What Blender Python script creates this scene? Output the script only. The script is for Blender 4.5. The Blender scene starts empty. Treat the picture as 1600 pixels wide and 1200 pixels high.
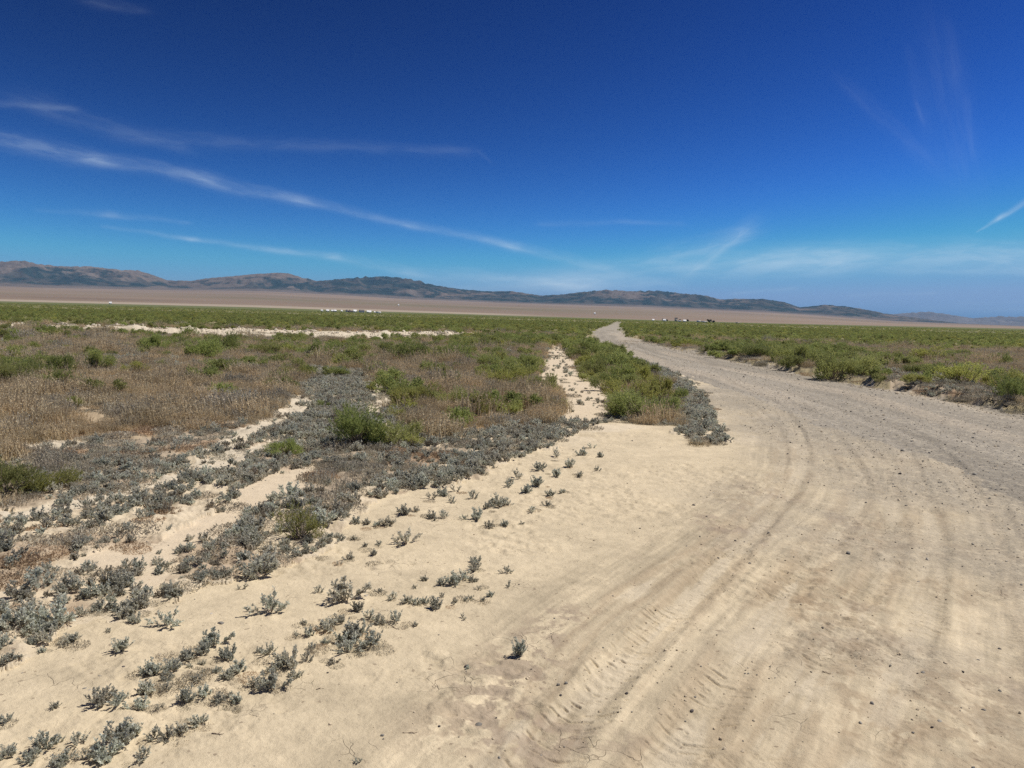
import bpy, math, random
import numpy as np
from mathutils import Matrix, Vector

# ------------------------------------------------------------------ camera
CAM_H = 1.65
F_PX = 1156.0                      # focal length in pixels of a 1600 px wide picture
PITCH = math.radians(5.19)
ROLL = math.radians(1.51)
sc = bpy.context.scene
cd = bpy.data.cameras.new('camera')
cam = bpy.data.objects.new('camera', cd)
sc.collection.objects.link(cam)
CAM_R = Matrix.Rotation(math.pi / 2 - PITCH, 4, 'X') @ Matrix.Rotation(ROLL, 4, 'Z')
cam.matrix_world = Matrix.Translation((0, 0, CAM_H)) @ CAM_R
cd.sensor_width = 36
cd.lens = 36 * F_PX / 1600
cd.clip_start = 0.05
cd.clip_end = 200000
sc.camera = cam
cy = sc.cycles
cy.max_bounces = 5; cy.diffuse_bounces = 3; cy.glossy_bounces = 2; cy.transmission_bounces = 3; cy.volume_bounces = 0
cy.use_adaptive_sampling = True; cy.adaptive_threshold = 0.008; cy.adaptive_min_samples = 48; cy.use_denoising = False; cy.sample_clamp_indirect = 4
RM = np.array(CAM_R.to_3x3())

# ------------------------------------------------------------------ light
SUN_EL = math.radians(58)
SUN_AZ = math.radians(74)          # clockwise from the view direction (+Y)
sc.view_settings.view_transform = 'Standard'
sc.view_settings.look = 'None'
sc.view_settings.exposure = 0.0
sc.view_settings.gamma = 1
sl = bpy.data.lights.new('sun', 'SUN')
sl.energy = 4.9
sl.angle = math.radians(0.53)
sl.color = (1.0, 0.95, 0.87)
so = bpy.data.objects.new('sun', sl)
sc.collection.objects.link(so)
sdir = Vector((math.sin(SUN_AZ) * math.cos(SUN_EL), math.cos(SUN_AZ) * math.cos(SUN_EL), math.sin(SUN_EL)))
so.rotation_euler = sdir.to_track_quat('Z', 'Y').to_euler()
so.location = sdir * 50


def pix_dir(u, v):
    u = np.asarray(u, float); v = np.asarray(v, float)
    d = np.stack([(u - 800), (600 - v), -F_PX * np.ones_like(u)], -1)
    return d @ RM.T


def pix_ground(u, v, z=0.0):
    d = pix_dir(u, v)
    t = (z - CAM_H) / d[..., 2]
    return d[..., 0] * t, d[..., 1] * t


def to_pix(x, y, z=0.0):
    p = np.stack([x, y, z + np.zeros_like(x) - CAM_H], -1) @ RM
    dep = np.maximum(-p[..., 2], 1e-3)
    return 800 + F_PX * p[..., 0] / dep, 600 - F_PX * p[..., 1] / dep, -p[..., 2]


# sky: Nishita sky with thin high cirrus, laid out by compass direction
wd = bpy.data.worlds.new('World'); sc.world = wd; wd.use_nodes = True
nt = wd.node_tree; nt.nodes.clear()


class NB:
    def __init__(s, nt): s.nt = nt

    def n(s, t, **k):
        nd = s.nt.nodes.new(t)
        for a, b in k.items(): setattr(nd, a, b)
        return nd

    def set(s, sock, v):
        if hasattr(v, 'node'): s.nt.links.new(v, sock)
        elif isinstance(v, (tuple, list)) and len(v) == 3 and sock.type == 'RGBA': sock.default_value = (*v, 1)
        else: sock.default_value = v

    def m(s, op, a, b=0.0, c=0.0, clamp=False):
        nd = s.n('ShaderNodeMath', operation=op); nd.use_clamp = clamp
        s.set(nd.inputs[0], a); s.set(nd.inputs[1], b); s.set(nd.inputs[2], c)
        return nd.outputs[0]

    def vm(s, op, a, b=(0, 0, 0), sc_=None):
        nd = s.n('ShaderNodeVectorMath', operation=op)
        s.set(nd.inputs[0], a); s.set(nd.inputs[1], b)
        if sc_ is not None: s.set(nd.inputs[3], sc_)
        return nd.outputs['Value'] if op in ('DOT_PRODUCT', 'LENGTH', 'DISTANCE') else nd.outputs[0]

    def noise(s, vec, scale, detail=4, rough=0.55, dist=0.0):
        nd = s.n('ShaderNodeTexNoise')
        s.set(nd.inputs['Vector'], vec); nd.inputs['Scale'].default_value = scale
        nd.inputs['Detail'].default_value = detail; nd.inputs['Roughness'].default_value = rough
        nd.inputs['Distortion'].default_value = dist
        return nd.outputs['Fac']

    def ramp(s, v, a, b, lo=0.0, hi=1.0, smooth=True):
        nd = s.n('ShaderNodeMapRange'); nd.interpolation_type = 'SMOOTHSTEP' if smooth else 'LINEAR'
        s.set(nd.inputs[0], v); s.set(nd.inputs[1], a); s.set(nd.inputs[2], b)
        nd.inputs[3].default_value = lo; nd.inputs[4].default_value = hi
        return nd.outputs[0]

    def mix(s, f, a, b, mode='MIX'):
        nd = s.n('ShaderNodeMix', data_type='RGBA', blend_type=mode)
        s.set(nd.inputs[0], f); s.set(nd.inputs[6], a); s.set(nd.inputs[7], b)
        return nd.outputs[2]

    def xyz(s, x, y, z=0.0):
        nd = s.n('ShaderNodeCombineXYZ'); s.set(nd.inputs[0], x); s.set(nd.inputs[1], y); s.set(nd.inputs[2], z)
        return nd.outputs[0]


w = NB(nt)
sky = w.n('ShaderNodeTexSky', sky_type='NISHITA')
sky.sun_disc = False; sky.sun_elevation = SUN_EL; sky.sun_rotation = SUN_AZ
sky.altitude = 1700; sky.air_density = 1.0; sky.dust_density = 0.25; sky.ozone_density = 2.2
# the phone picture's deep high-altitude blue: a per-channel response applied to the whole sky
ssp = w.n('ShaderNodeSeparateColor'); nt.links.new(sky.outputs[0], ssp.inputs[0])
hs = w.n('ShaderNodeCombineColor')
for i_, (g_, k_, cap_) in enumerate([(2.45, .85, .26), (2.6, 1.65, .405), (2.6, 1.85, .67)]):
    nt.links.new(w.m('SMOOTH_MIN', w.m('MULTIPLY', w.m('POWER', w.m('MULTIPLY', ssp.outputs[i_], 0.1), g_), 10 * k_), 10 * cap_, 2.5 * cap_), hs.inputs[i_])
tc = w.n('ShaderNodeTexCoord')
sep = w.n('ShaderNodeSeparateXYZ'); nt.links.new(tc.outputs['Generated'], sep.inputs[0])
yy = w.m('MAXIMUM', sep.outputs[1], 0.02)
U = w.m('DIVIDE', sep.outputs[0], yy); V = w.m('DIVIDE', sep.outputs[2], yy)
P0 = w.xyz(U, V)
# gentle wander so that streaks are not ruler straight
wn = w.n('ShaderNodeTexNoise'); w.set(wn.inputs['Vector'], P0); wn.inputs['Scale'].default_value = 9.0; wn.inputs['Detail'].default_value = 3
wob = w.vm('SCALE', w.vm('SUBTRACT', wn.outputs['Color'], (0.5, 0.5, 0.5)), sc_=0.016)
PW = w.vm('ADD', P0, wob)


def uv_of(u, v):
    d = pix_dir(u, v)
    return float(d[0] / d[1]), float(d[2] / d[1])


def streak(a, b, wa, wb, stren, sa=1.0, sb=1.0, fib=0.6, fs=85.0):
    wa *= .72; wb *= .72; stren *= .82
    """one soft cirrus streak from direction a to direction b (taper wa->wb, strength sa->sb)"""
    A = uv_of(*a); B = uv_of(*b)
    dx, dy = B[0] - A[0], B[1] - A[1]; L = math.hypot(dx, dy)
    ux, uy = dx / L, dy / L
    rel = w.vm('SUBTRACT', PW, (A[0], A[1], 0))
    al = w.vm('DOT_PRODUCT', rel, (ux, uy, 0)); ac = w.vm('DOT_PRODUCT', rel, (-uy, ux, 0))
    t = w.m('DIVIDE', al, L)
    tc_ = w.m('ADD', t, 0.0, clamp=True)
    wid = w.m('ADD', w.m('MULTIPLY', tc_, (wb - wa) / F_PX), wa / F_PX)
    over = w.m('MULTIPLY', w.m('SUBTRACT', t, tc_), L)
    d = w.m('SQRT', w.m('ADD', w.m('POWER', w.m('ABSOLUTE', ac), 2.0), w.m('POWER', w.m('ABSOLUTE', w.m('MULTIPLY', over, .35)), 2.0)))
    q = w.m('DIVIDE', d, wid)
    g = w.m('EXPONENT', w.m('MULTIPLY', w.m('MULTIPLY', q, q), -1.0))
    nz = w.noise(w.xyz(w.m('MULTIPLY', al, 0.16), ac, A[0] * 0), fs, 5, 0.62, 0.4)
    nz = w.ramp(nz, 0.40, 0.62)
    nz = w.m('ADD', w.m('MULTIPLY', nz, fib), 1 - fib)
    st = w.m('ADD', w.m('MULTIPLY', tc_, (sb - sa) * stren), sa * stren)
    return w.m('MULTIPLY', w.m('MULTIPLY', g, nz), st)


S = [
    streak((-80, 205), (150, 246), 22, 14, .22, .7, 1), streak((150, 246), (320, 279), 13, 13, .19), streak((320, 279), (470, 314), 13, 11, .20, 1, .9),
    streak((470, 314), (640, 352), 9, 7, .24, .9, .6), streak((640, 352), (800, 384), 7, 8, .27, .8, .9), streak((800, 384), (960, 422), 8, 11, .28, 1, .5),
    streak((165, 353), (300, 372), 4, 5, .22, .5, 1), streak((300, 372), (520, 400), 5, 7, .27, 1, 1), streak((520, 400), (640, 424), 8, 12, .2, 1, .8),
    streak((640, 424), (880, 440), 12, 14, .17),
    streak((60, 326), (170, 334), 4, 7, .12, .4, 1), streak((170, 334), (290, 346), 7, 4, .16, 1, .5),
    streak((-60, 158), (110, 168), 9, 6, .11), streak((60, 165), (270, 226), 22, 14, .08, .8, .8), streak((220, 214), (720, 236), 16, 10, .06),
    streak((1528, 361), (1562, 338), 1.6, 4.5, .42, .6, 1, .55, 90), streak((1562, 338), (1680, 268), 4.5, 9, .42, 1, 1, .55, 90),
    streak((1030, 400), (1150, 370), 18, 15, .46, .5, 1, .8, 40), streak((1090, 412), (1160, 360), 12, 12, .44, .6, 1, .8, 40), streak((1040, 416), (1180, 405), 9, 7, .2, .8, .4, .7),
    streak((850, 350), (1060, 348), 6, 5, .08), streak((940, 425), (1300, 405), 24, 28, .34, .6, 1, .5), streak((1200, 408), (1700, 398), 24, 34, .5, .5, 1, .4),
    streak((1150, 424), (1700, 424), 9, 8, .15, .3, 1, .5), streak((700, 446), (900, 440), 26, 22, .36, .4, 1, .4), streak((880, 440), (1050, 444), 22, 10, .34, 1, .5, .5),
    streak((1150, 455), (1240, 449), 3, 4, .17), streak((1330, 462), (1460, 458), 4, 3, .08), streak((1500, 474), (1700, 468), 4, 4, .17, .4, 1),
    streak((1440, 482), (1680, 484), 8, 9, .13, .5, 1, .3),
    streak((1484, 50), (1500, 115), 9, 16, .05, .7, 1, .8, 22), streak((1425, 90), (1450, 190), 10, 16, .05, .5, .8, .8, 22), streak((1512, 165), (1521, 232), 9, 7, .09, .6, 1, .7, 24),
    streak((1436, 165), (1444, 185), 4, 5, .06), streak((1330, 140), (1450, 245), 14, 20, .035), streak((1470, 110), (1500, 230), 36, 40, .03), streak((752, 240), (764, 250), 5, 3, .04),
    streak((150, 0), (220, 12), 12, 8, .06),
]
acc = S[0]
for s_ in S[1:]:
    acc = w.m('ADD', acc, s_)
front = w.m('GREATER_THAN', sep.outputs[1], 0.05)
acc = w.m('MULTIPLY', w.m('MINIMUM', acc, 0.75), front)
cl = w.mix(acc, hs.outputs[0], (6.7, 8.1, 9.3))
bg = w.n('ShaderNodeBackground'); bg.inputs['Strength'].default_value = 0.10
nt.links.new(cl, bg.inputs['Color'])
ow = w.n('ShaderNodeOutputWorld'); nt.links.new(bg.outputs[0], ow.inputs['Surface'])

# ------------------------------------------------------------------ numpy noise
def _h(ix, iy, seed):
    n = (ix.astype(np.int64) * 374761393 + iy.astype(np.int64) * 668265263 + seed * 974634777) & 0xffffffff
    n = ((n ^ (n >> 13)) * 1274126177) & 0xffffffff
    n = n ^ (n >> 16)
    return (n & 0xffff) / 65535.0


def vn(x, y, seed=0):
    ix = np.floor(x); iy = np.floor(y); fx = x - ix; fy = y - iy
    fx = fx * fx * (3 - 2 * fx); fy = fy * fy * (3 - 2 * fy)
    a = _h(ix, iy, seed); b = _h(ix + 1, iy, seed); c = _h(ix, iy + 1, seed); d = _h(ix + 1, iy + 1, seed)
    return (a + (b - a) * fx) * (1 - fy) + (c + (d - c) * fx) * fy


def fbm(x, y, scale, octv=4, seed=0, gain=0.5):
    s = 0; a = 1; t = 0
    x = x / scale; y = y / scale
    for o in range(octv):
        s = s + a * vn(x * 2 ** o + 17.3 * o, y * 2 ** o - 9.1 * o, seed + o); t += a; a *= gain
    return s / t


def ss(a, b, x):
    t = np.clip((x - a) / (b - a), 0, 1); return t * t * (3 - 2 * t)


# ------------------------------------------------------------------ ground cover map (what grows where)
SAND, SALT, BROWN, MAT, SHRUB, MIXED, PALE, GRAVEL, FEW = range(9)
VEG_EDGE = [(960, 657), (930, 668), (870, 692), (800, 720), (757, 740), (700, 755), (620, 775), (560, 800), (530, 820), (507, 862),
            (430, 880), (330, 905), (250, 945), (130, 975), (60, 1010), (0, 1035), (-700, 1310)]
R_EDGE = [(968, 502), (973, 518), (985, 527), (1050, 544), (1130, 560), (1200, 575), (1280, 590), (1400, 611), (1540, 637), (1600, 648), (2400, 800)]
L_EDGE = [(965, 502), (922, 519), (930, 535), (965, 553), (1050, 583), (1090, 608), (1120, 650), (1135, 690)]
PAINT = [
    (MIXED, [(-900, 535), (300, 533), (560, 535), (700, 545), (850, 545), (880, 560), (830, 600), (850, 640), (700, 640), (600, 600), (450, 590), (450, 640), (-900, 660)]),
    (BROWN, [(-900, 610), (60, 612), (200, 600), (330, 582), (400, 575), (490, 575), (485, 590), (458, 630), (420, 662), (280, 684), (100, 705), (-900, 800)]),
    (BROWN, [(40, 528), (250, 531), (240, 552), (130, 556), (40, 550)]),
    (BROWN, [(600, 566), (700, 560), (770, 575), (750, 600), (650, 606), (600, 600)]),
    (BROWN, [(640, 606), (780, 600), (860, 600), (905, 640), (880, 690), (690, 692), (640, 665)]),
    (MAT, [(-900, 860), (0, 790), (60, 740), (20, 700), (100, 700), (280, 682), (420, 660), (420, 668), (330, 705), (300, 735), (180, 765), (0, 805)]),
    (SALT, [(-900, 930), (0, 800), (100, 772), (250, 742), (330, 702), (440, 650), (490, 585), (470, 575), (560, 577), (610, 620), (620, 660), (690, 690), (800, 668), (960, 640)] + VEG_EDGE),
    (MAT, [(500, 720), (530, 700), (680, 700), (760, 680), (700, 720), (640, 745), (560, 775), (500, 790), (470, 800), (480, 750)]),
    (MAT, [(150, 560), (240, 556), (245, 572), (170, 572)]),
    (PALE, [(566, 595), (600, 603), (618, 635), (600, 655), (575, 645), (578, 620)]),
    (PALE, [(470, 610), (492, 630), (450, 665), (400, 690), (330, 718), (305, 708), (375, 675), (415, 655)]), (PALE, [(-300, 850), (0, 806), (60, 792), (180, 766), (330, 722), (400, 696), (440, 690), (420, 704), (345, 736), (250, 760), (180, 782), (60, 810), (0, 822), (-300, 870)]),
    (PALE, [(30, 700), (80, 690), (180, 690), (120, 702), (40, 708)]), (PALE, [(260, 610), (330, 604), (325, 612), (270, 616)]),
    (PALE, [(255, 560), (290, 557), (285, 566), (258, 566)]),
    (FEW, [(495, 728), (480, 768), (410, 800), (335, 842), (262, 872), (225, 852), (330, 800), (400, 762), (440, 738)]),
    (FEW, [(-400, 945), (0, 925), (70, 935), (40, 965), (-400, 1040)]), (FEW, [(120, 868), (230, 845), (270, 868), (180, 895), (100, 905)]), (FEW, [(190, 905), (300, 868), (330, 862), (290, 885), (215, 925)]),
    (FEW, [(866, 538), (890, 546), (906, 572), (950, 610), (966, 655), (930, 664), (868, 655), (878, 618), (848, 594), (842, 572)]),
    (SAND, [(960, 657), (1060, 668), (1090, 697)] + L_EDGE[::-1] + R_EDGE + [(2400, 1500), (-700, 1500)] + VEG_EDGE[::-1]),
    (SHRUB, [(880, 520), (925, 525), (960, 555), (1000, 572), (1040, 592), (1070, 640), (1000, 662), (955, 652), (950, 615), (905, 575), (882, 545)]),
    (SALT, [(960, 552), (1050, 583), (1088, 608), (1118, 650), (1132, 690), (1090, 695), (1055, 672), (1075, 640), (1050, 600), (1000, 575)]),
    (GRAVEL, L_EDGE[:5] + [(1100, 598), (1180, 622), (1290, 668), (1400, 700), (1500, 735), (1600, 790), (2400, 1150)] + R_EDGE[::-1]),
    (MIXED, [(1330, 543), (1420, 546), (1500, 556), (2400, 600), (2400, 680), (1600, 610), (1480, 592), (1400, 585), (1370, 570)]),
    (BROWN, [(1500, 551), (1700, 551), (1700, 578), (1530, 573)]),
    (MAT, [(1370, 587), (1440, 588), (1500, 606), (1560, 622), (1550, 638), (1400, 611)]),
    (PALE, [(-900, 492), (0, 508), (100, 510), (250, 514), (420, 517), (620, 520), (730, 523), (730, 527), (620, 533), (560, 532), (470, 528), (300, 526), (240, 521), (100, 515), (0, 512), (-900, 497)]),
]
GX0, GX1, GY0, GY1, GSX, GSY = -900, 2400, 470, 1500, 2.0, 1.0
_gx = np.arange(GX0, GX1, GSX) + GSX / 2; _gy = np.arange(GY0, GY1, GSY) + GSY / 2
BIO = np.full((len(_gy), len(_gx)), SHRUB, np.int8)


def in_poly(X, Y, poly):
    ins = np.zeros(X.shape, bool); n = len(poly)
    for i in range(n):
        x1, y1 = poly[i]; x2, y2 = poly[(i + 1) % n]
        if y1 == y2: continue
        c = ((Y >= min(y1, y2)) & (Y < max(y1, y2)))
        xi = x1 + (Y - y1) * (x2 - x1) / (y2 - y1)
        ins ^= c & (X < xi)
    return ins


for b, poly in PAINT:
    ys = [p[1] for p in poly]; j0 = max(0, int(min(ys) - GY0) - 1); j1 = min(len(_gy), int(max(ys) - GY0) + 2)
    GXm, GYm = np.meshgrid(_gx, _gy[j0:j1])
    m_ = in_poly(GXm, GYm, poly)
    BIO[j0:j1][m_] = b


def biome(x, y, jit=1.0):
    r = np.hypot(x, y)
    a = (0.16 + 0.012 * r) * jit
    jx = (fbm(x, y, 0.55, 4, 11, .6) - .5) * 2 * a + (fbm(x, y, 0.12, 2, 31) - .5) * .16 * jit
    jy = (fbm(x, y, 0.55, 4, 77, .6) - .5) * 2 * a * 1.3 + (fbm(x, y, 0.12, 2, 51) - .5) * .16 * jit
    u, v, d = to_pix(x + jx, y + jy)
    i = ((u - GX0) / GSX).astype(int); j = ((v - GY0) / GSY).astype(int)
    ok = (d > .3) & (i >= 0) & (i < BIO.shape[1]) & (j >= 0) & (j < BIO.shape[0])
    out = np.where(r < 5, SAND, SHRUB)
    out[ok] = BIO[j[ok], i[ok]]
    return out


# ------------------------------------------------------------------ polylines on the ground
def catmull(p, n=8):
    p = np.array(p, float); p = np.vstack([2 * p[0] - p[1], p, 2 * p[-1] - p[-2]]); o = []
    for i in range(1, len(p) - 2):
        for t in np.arange(n) / n:
            o.append(.5 * ((2 * p[i]) + (-p[i - 1] + p[i + 1]) * t + (2 * p[i - 1] - 5 * p[i] + 4 * p[i + 1] - p[i + 2]) * t * t + (-p[i - 1] + 3 * p[i] - 3 * p[i + 1] + p[i + 2]) * t ** 3))
    o.append(p[-2]); return np.array(o)


def dist_line(x, y, pts):
    """distance, signed side (+ = right of travel direction), arc length"""
    best = np.full(x.shape, 1e9); side = np.zeros(x.shape); arc = np.zeros(x.shape); s0 = 0
    for i in range(len(pts) - 1):
        ax, ay = pts[i]; dx, dy = pts[i + 1] - pts[i]; L2 = dx * dx + dy * dy; L = math.sqrt(L2)
        if L < 1e-6: continue
        t = np.clip(((x - ax) * dx + (y - ay) * dy) / L2, 0, 1)
        ex = x - ax - t * dx; ey = y - ay - t * dy; d = np.hypot(ex, ey)
        m = d < best
        best[m] = d[m]; side[m] = np.sign(ex * dy - ey * dx)[m]; arc[m] = (s0 + t * L)[m]
        s0 += L
    return best, side, arc


def gline(pix, n=6):
    gx, gy = pix_ground([p[0] for p in pix], [p[1] for p in pix]); return catmull(np.stack([gx, gy], 1), n)


TRACKS = [gline(t) for t in [
    [(800, 1290), (885, 1130), (1015, 995), (1130, 878), (1205, 800), (1247, 745), (1254, 700), (1238, 664), (1205, 628), (1130, 592)],
    [(700, 1290), (800, 1150), (915, 985), (1040, 893), (1112, 853), (1190, 785), (1215, 745), (1222, 700), (1205, 660), (1160, 622)],
    [(960, 1290), (1050, 1190), (1160, 1015), (1250, 900), (1300, 838), (1338, 790), (1340, 745), (1315, 700), (1280, 660), (1210, 615)],
    [(1290, 1290), (1365, 1150), (1405, 1050), (1445, 950), (1458, 850), (1436, 765), (1400, 690), (1335, 652), (1250, 620)],
    [(1600, 1290), (1570, 1120), (1545, 980), (1537, 850), (1510, 765), (1455, 700), (1400, 665), (1300, 630)],
    [(1700, 1150), (1620, 950), (1570, 825), (1520, 750), (1440, 690), (1350, 645)],
    [(1130, 1290), (1210, 1150), (1300, 1010), (1370, 900), (1395, 820), (1380, 750), (1350, 700), (1290, 655)],
]]
TDEP = [.010, .004, .007, .007, .010, .007, .004]
TWID = [.11, .08, .11, .10, .14, .10, .10]
TTRD = [1.0, .15, .9, .7, .25, .3, .8]
RCEN = gline([(967, 503), (948, 519), (972, 535), (1022, 553), (1095, 573), (1220, 600), (1380, 648), (1600, 715), (2300, 930)])
REDGE = gline(R_EDGE, 3)
BERM = gline([(-700, 497), (0, 511.5), (250, 519), (450, 523), (620, 527), (730, 525)], 4)

# ---- far skyline, read as directions
def az_el(u, v):
    d = pix_dir(u, v); return np.arctan2(d[..., 0], d[..., 1]), d[..., 2] / np.hypot(d[..., 0], d[..., 1])


def prof(pts):
    a, e = az_el([p[0] for p in pts], [p[1] for p in pts]); return a, e


GREEN_A, GREEN_E = prof([(-900, 446), (0, 470.5), (400, 480), (800, 493), (1000, 499.5), (1200, 505.3), (1400, 509.5), (1600, 513.5), (2400, 534)])
BASE_A, BASE_E = prof([(-900, 428), (0, 447), (100, 450), (250, 453), (400, 455), (550, 462), (650, 468), (800, 474), (1000, 480), (1100, 484), (1200, 488), (1300, 495), (1400, 502), (1600, 510), (2400, 532)])
RID = [(-900, 402), (-500, 404), (-200, 405), (0, 409), (35, 407), (60, 413), (100, 416), (140, 416), (190, 422), (215, 422), (240, 430), (262, 438), (300, 439), (330, 434), (370, 431),
       (400, 428), (430, 426), (450, 427), (470, 433), (495, 439), (530, 436), (570, 433), (600, 432), (625, 434), (650, 438), (680, 446), (720, 452), (760, 455), (800, 455), (845, 462), (880, 460),
       (910, 456), (950, 453), (990, 455), (1030, 454), (1060, 458), (1100, 461), (1125, 468), (1150, 467), (1190, 467), (1225, 472), (1250, 480), (1290, 476), (1330, 480), (1360, 485), (1395, 492), (1450, 499), (1500, 505), (1600, 511), (2400, 532)]
RID_A, RID_E = prof(RID)
FAR_A, FAR_E = prof([(1250, 497), (1340, 494), (1390, 491), (1420, 488.5), (1450, 487), (1480, 491), (1520, 497), (1540, 496), (1560, 494.3), (1590, 495), (1640, 494), (1700, 490), (1800, 497), (2000, 495), (2400, 512)])
tanE = lambda A, E, az: np.interp(az, A, E)


def far_z(x, y):
    r = np.hypot(x, y); az = np.arctan2(x, y)
    e1 = tanE(GREEN_A, GREEN_E, az); e2 = tanE(BASE_A, BASE_E, az)
    fr = ss(1.4, .9, np.abs(az))                       # the valley opens behind the camera
    z1 = np.maximum(CAM_H + e1 * 2600, -1.0) * fr; z2 = np.maximum(CAM_H + e2 * 11500, 0) * fr
    z = z1 * np.clip((r - 700) / 1900, 0, 1) ** 1.6
    z = np.where(r > 2600, z1 + (z2 - z1) * np.clip((r - 2600) / 8900, 0, 1.6) ** 1.05, z)
    z += (fbm(x, y, 900, 3, 5) - .5) * 14 * ss(2500, 6000, r)
    return z


def height(x, y, bio=None, fine=True):
    r = np.hypot(x, y)
    z = (fbm(x, y, 3.2, 3, 1) - .5) * .09 * ss(.5, 6, r) + (fbm(x, y, .7, 3, 2) - .5) * .018
    near = r < 160
    if bio is None: bio = biome(x, y)
    veg = np.isin(bio, [SALT, MAT, FEW, PALE]).astype(float)
    k = near & (bio == SALT)
    z = z + np.where(k, np.maximum(fbm(x, y, .13, 4, 8) - .42, 0) * .11, 0)
    k = near & ((bio == PALE) | (bio == BROWN) | (bio == MAT))
    z = z + np.where(k, np.maximum(fbm(x, y, .16, 3, 9) - .45, 0) * .11, 0)
    m = near & (r > 5)
    if m.any():
        d, s, a = dist_line(x[m], y[m], BERM)
        d = d + (fbm(x[m], y[m], 2.2, 3, 21) - .5) * 1.6
        z[m] += ss(2.4, .3, d) * (.16 + .55 * (fbm(x[m], y[m], 1.1, 4, 22) - .3)) * ss(.02, .3, 1 - np.clip(x[m] / 20, 0, 1))
        d, s, a = dist_line(x[m], y[m], REDGE)
        sd = np.where(s < 0, d, -d) + (fbm(x[m], y[m], .5, 4, 23) - .5) * .5
        hh = ss(-.05, .28, sd) * .17 + ss(-.1, .05, sd) * ss(.8, .2, sd) * np.maximum(fbm(x[m], y[m], .12, 2, 24) - .45, 0) * .25
        z[m] += hh * ss(60, 34, r[m]) * ss(5, 9, r[m])
    m = (r < 30) & ((bio == SAND) | (bio == GRAVEL))
    if m.any():
        xm = x[m]; ym = y[m]
        zz = (fbm(xm, ym, .19, 3, 46, .6) - .5) * .012 + (fbm(xm, ym, .05, 3, 47, .65) - .5) * .006 * ss(14, 7, np.hypot(xm, ym))
        pat = fbm(xm, ym, .45, 3, 41)
        for i, T in enumerate(TRACKS):
            d, s, a = dist_line(xm, ym, T)
            dw = d + (fbm(xm, ym, .25, 2, 43 + i) - .5) * .05
            q = dw / TWID[i]
            dep = TDEP[i] * (.45 + 1.1 * fbm(xm, ym, 1.1, 2, 60 + i))
            zz += -dep * ss(1.3, .55, q) + dep * .45 * np.exp(-((q - 1.3) / .3) ** 2) * (.2 + 1.6 * fbm(xm, ym, .08, 3, 71))
            on = ss(1.5, 1.1, q) * ss(.50, .64, pat + .12 * (TTRD[i] - .5)) * TTRD[i] * (.3 + 1.2 * fbm(xm, ym, .11, 2, 87))
            ph = (a + (.6 if i % 2 else -.5) * d) / .075 + 1.6 * fbm(xm, ym, .35, 3, 81 + i)
            zz += on * 1.15 * (.0022 * np.sin(ph * 2 * math.pi) - .009 * np.maximum(0, np.sin(ph * 2 * math.pi + .6)) ** 5 * ss(.42, .6, fbm(xm, ym, .06, 2, 89 + i)))
        # churned soil
        zz += (fbm(xm, ym, .07, 3, 44) - .5) * .03 * ss(.48, .62, fbm(xm, ym, .8, 4, 45))
        z[m] += zz
    z = z + far_z(x, y)
    return z


# ------------------------------------------------------------------ helpers for objects
COL = sc.collection


def tag(o, label=None, cat=None, group=None, kind=None):
    if label: o['label'] = label
    if cat: o['category'] = cat
    if group: o['group'] = group
    if kind: o['kind'] = kind
    return o


def mesh_np(name, verts, faces, mat=None, attrs=None, smooth=False):
    """verts (N,3); faces: (M,k) array or list of such arrays"""
    me = bpy.data.meshes.new(name)
    fl = faces if isinstance(faces, list) else [faces]
    fl = [np.asarray(f) for f in fl if len(f)]
    me.vertices.add(len(verts)); me.vertices.foreach_set('co', np.ascontiguousarray(verts, np.float32).ravel())
    tot = sum(f.size for f in fl); nf = sum(len(f) for f in fl)
    me.loops.add(tot); me.loops.foreach_set('vertex_index', np.concatenate([f.ravel() for f in fl]).astype(np.int32))
    me.polygons.add(nf)
    sizes = np.concatenate([np.full(len(f), f.shape[1]) for f in fl]); st = np.concatenate([[0], np.cumsum(sizes)[:-1]])
    me.polygons.foreach_set('loop_start', st.astype(np.int32))
    if smooth: me.polygons.foreach_set('use_smooth', np.ones(nf, bool))
    for k, v in (attrs or {}).items():
        v = np.asarray(v, np.float32)
        if v.ndim == 2:
            at = me.attributes.new(k, 'FLOAT_COLOR', 'POINT'); c = np.ones((len(v), 4), np.float32); c[:, :3] = v
            at.data.foreach_set('color', c.ravel())
        else:
            at = me.attributes.new(k, 'FLOAT', 'POINT'); at.data.foreach_set('value', v)
    me.update(calc_edges=True)
    if mat: me.materials.append(mat)
    return me


def ob(name, me, parent=None, loc=None):
    o = bpy.data.objects.new(name, me); COL.objects.link(o)
    if parent: o.parent = parent
    if loc is not None: o.location = loc
    return o


def material(name):
    m = bpy.data.materials.new(name); m.use_nodes = True; m.node_tree.nodes.clear()
    b = NB(m.node_tree); out = b.n('ShaderNodeOutputMaterial'); return m, b, out


def principled(b, out, col, rough=0.9, spec=0.2, normal=None):
    p = b.n('ShaderNodeBsdfPrincipled'); b.set(p.inputs['Base Color'], col); p.inputs['Roughness'].default_value = rough
    p.inputs['Specular IOR Level'].default_value = spec
    if normal is not None: b.nt.links.new(normal, p.inputs['Normal'])
    b.nt.links.new(p.outputs[0], out.inputs['Surface']); return p


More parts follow.
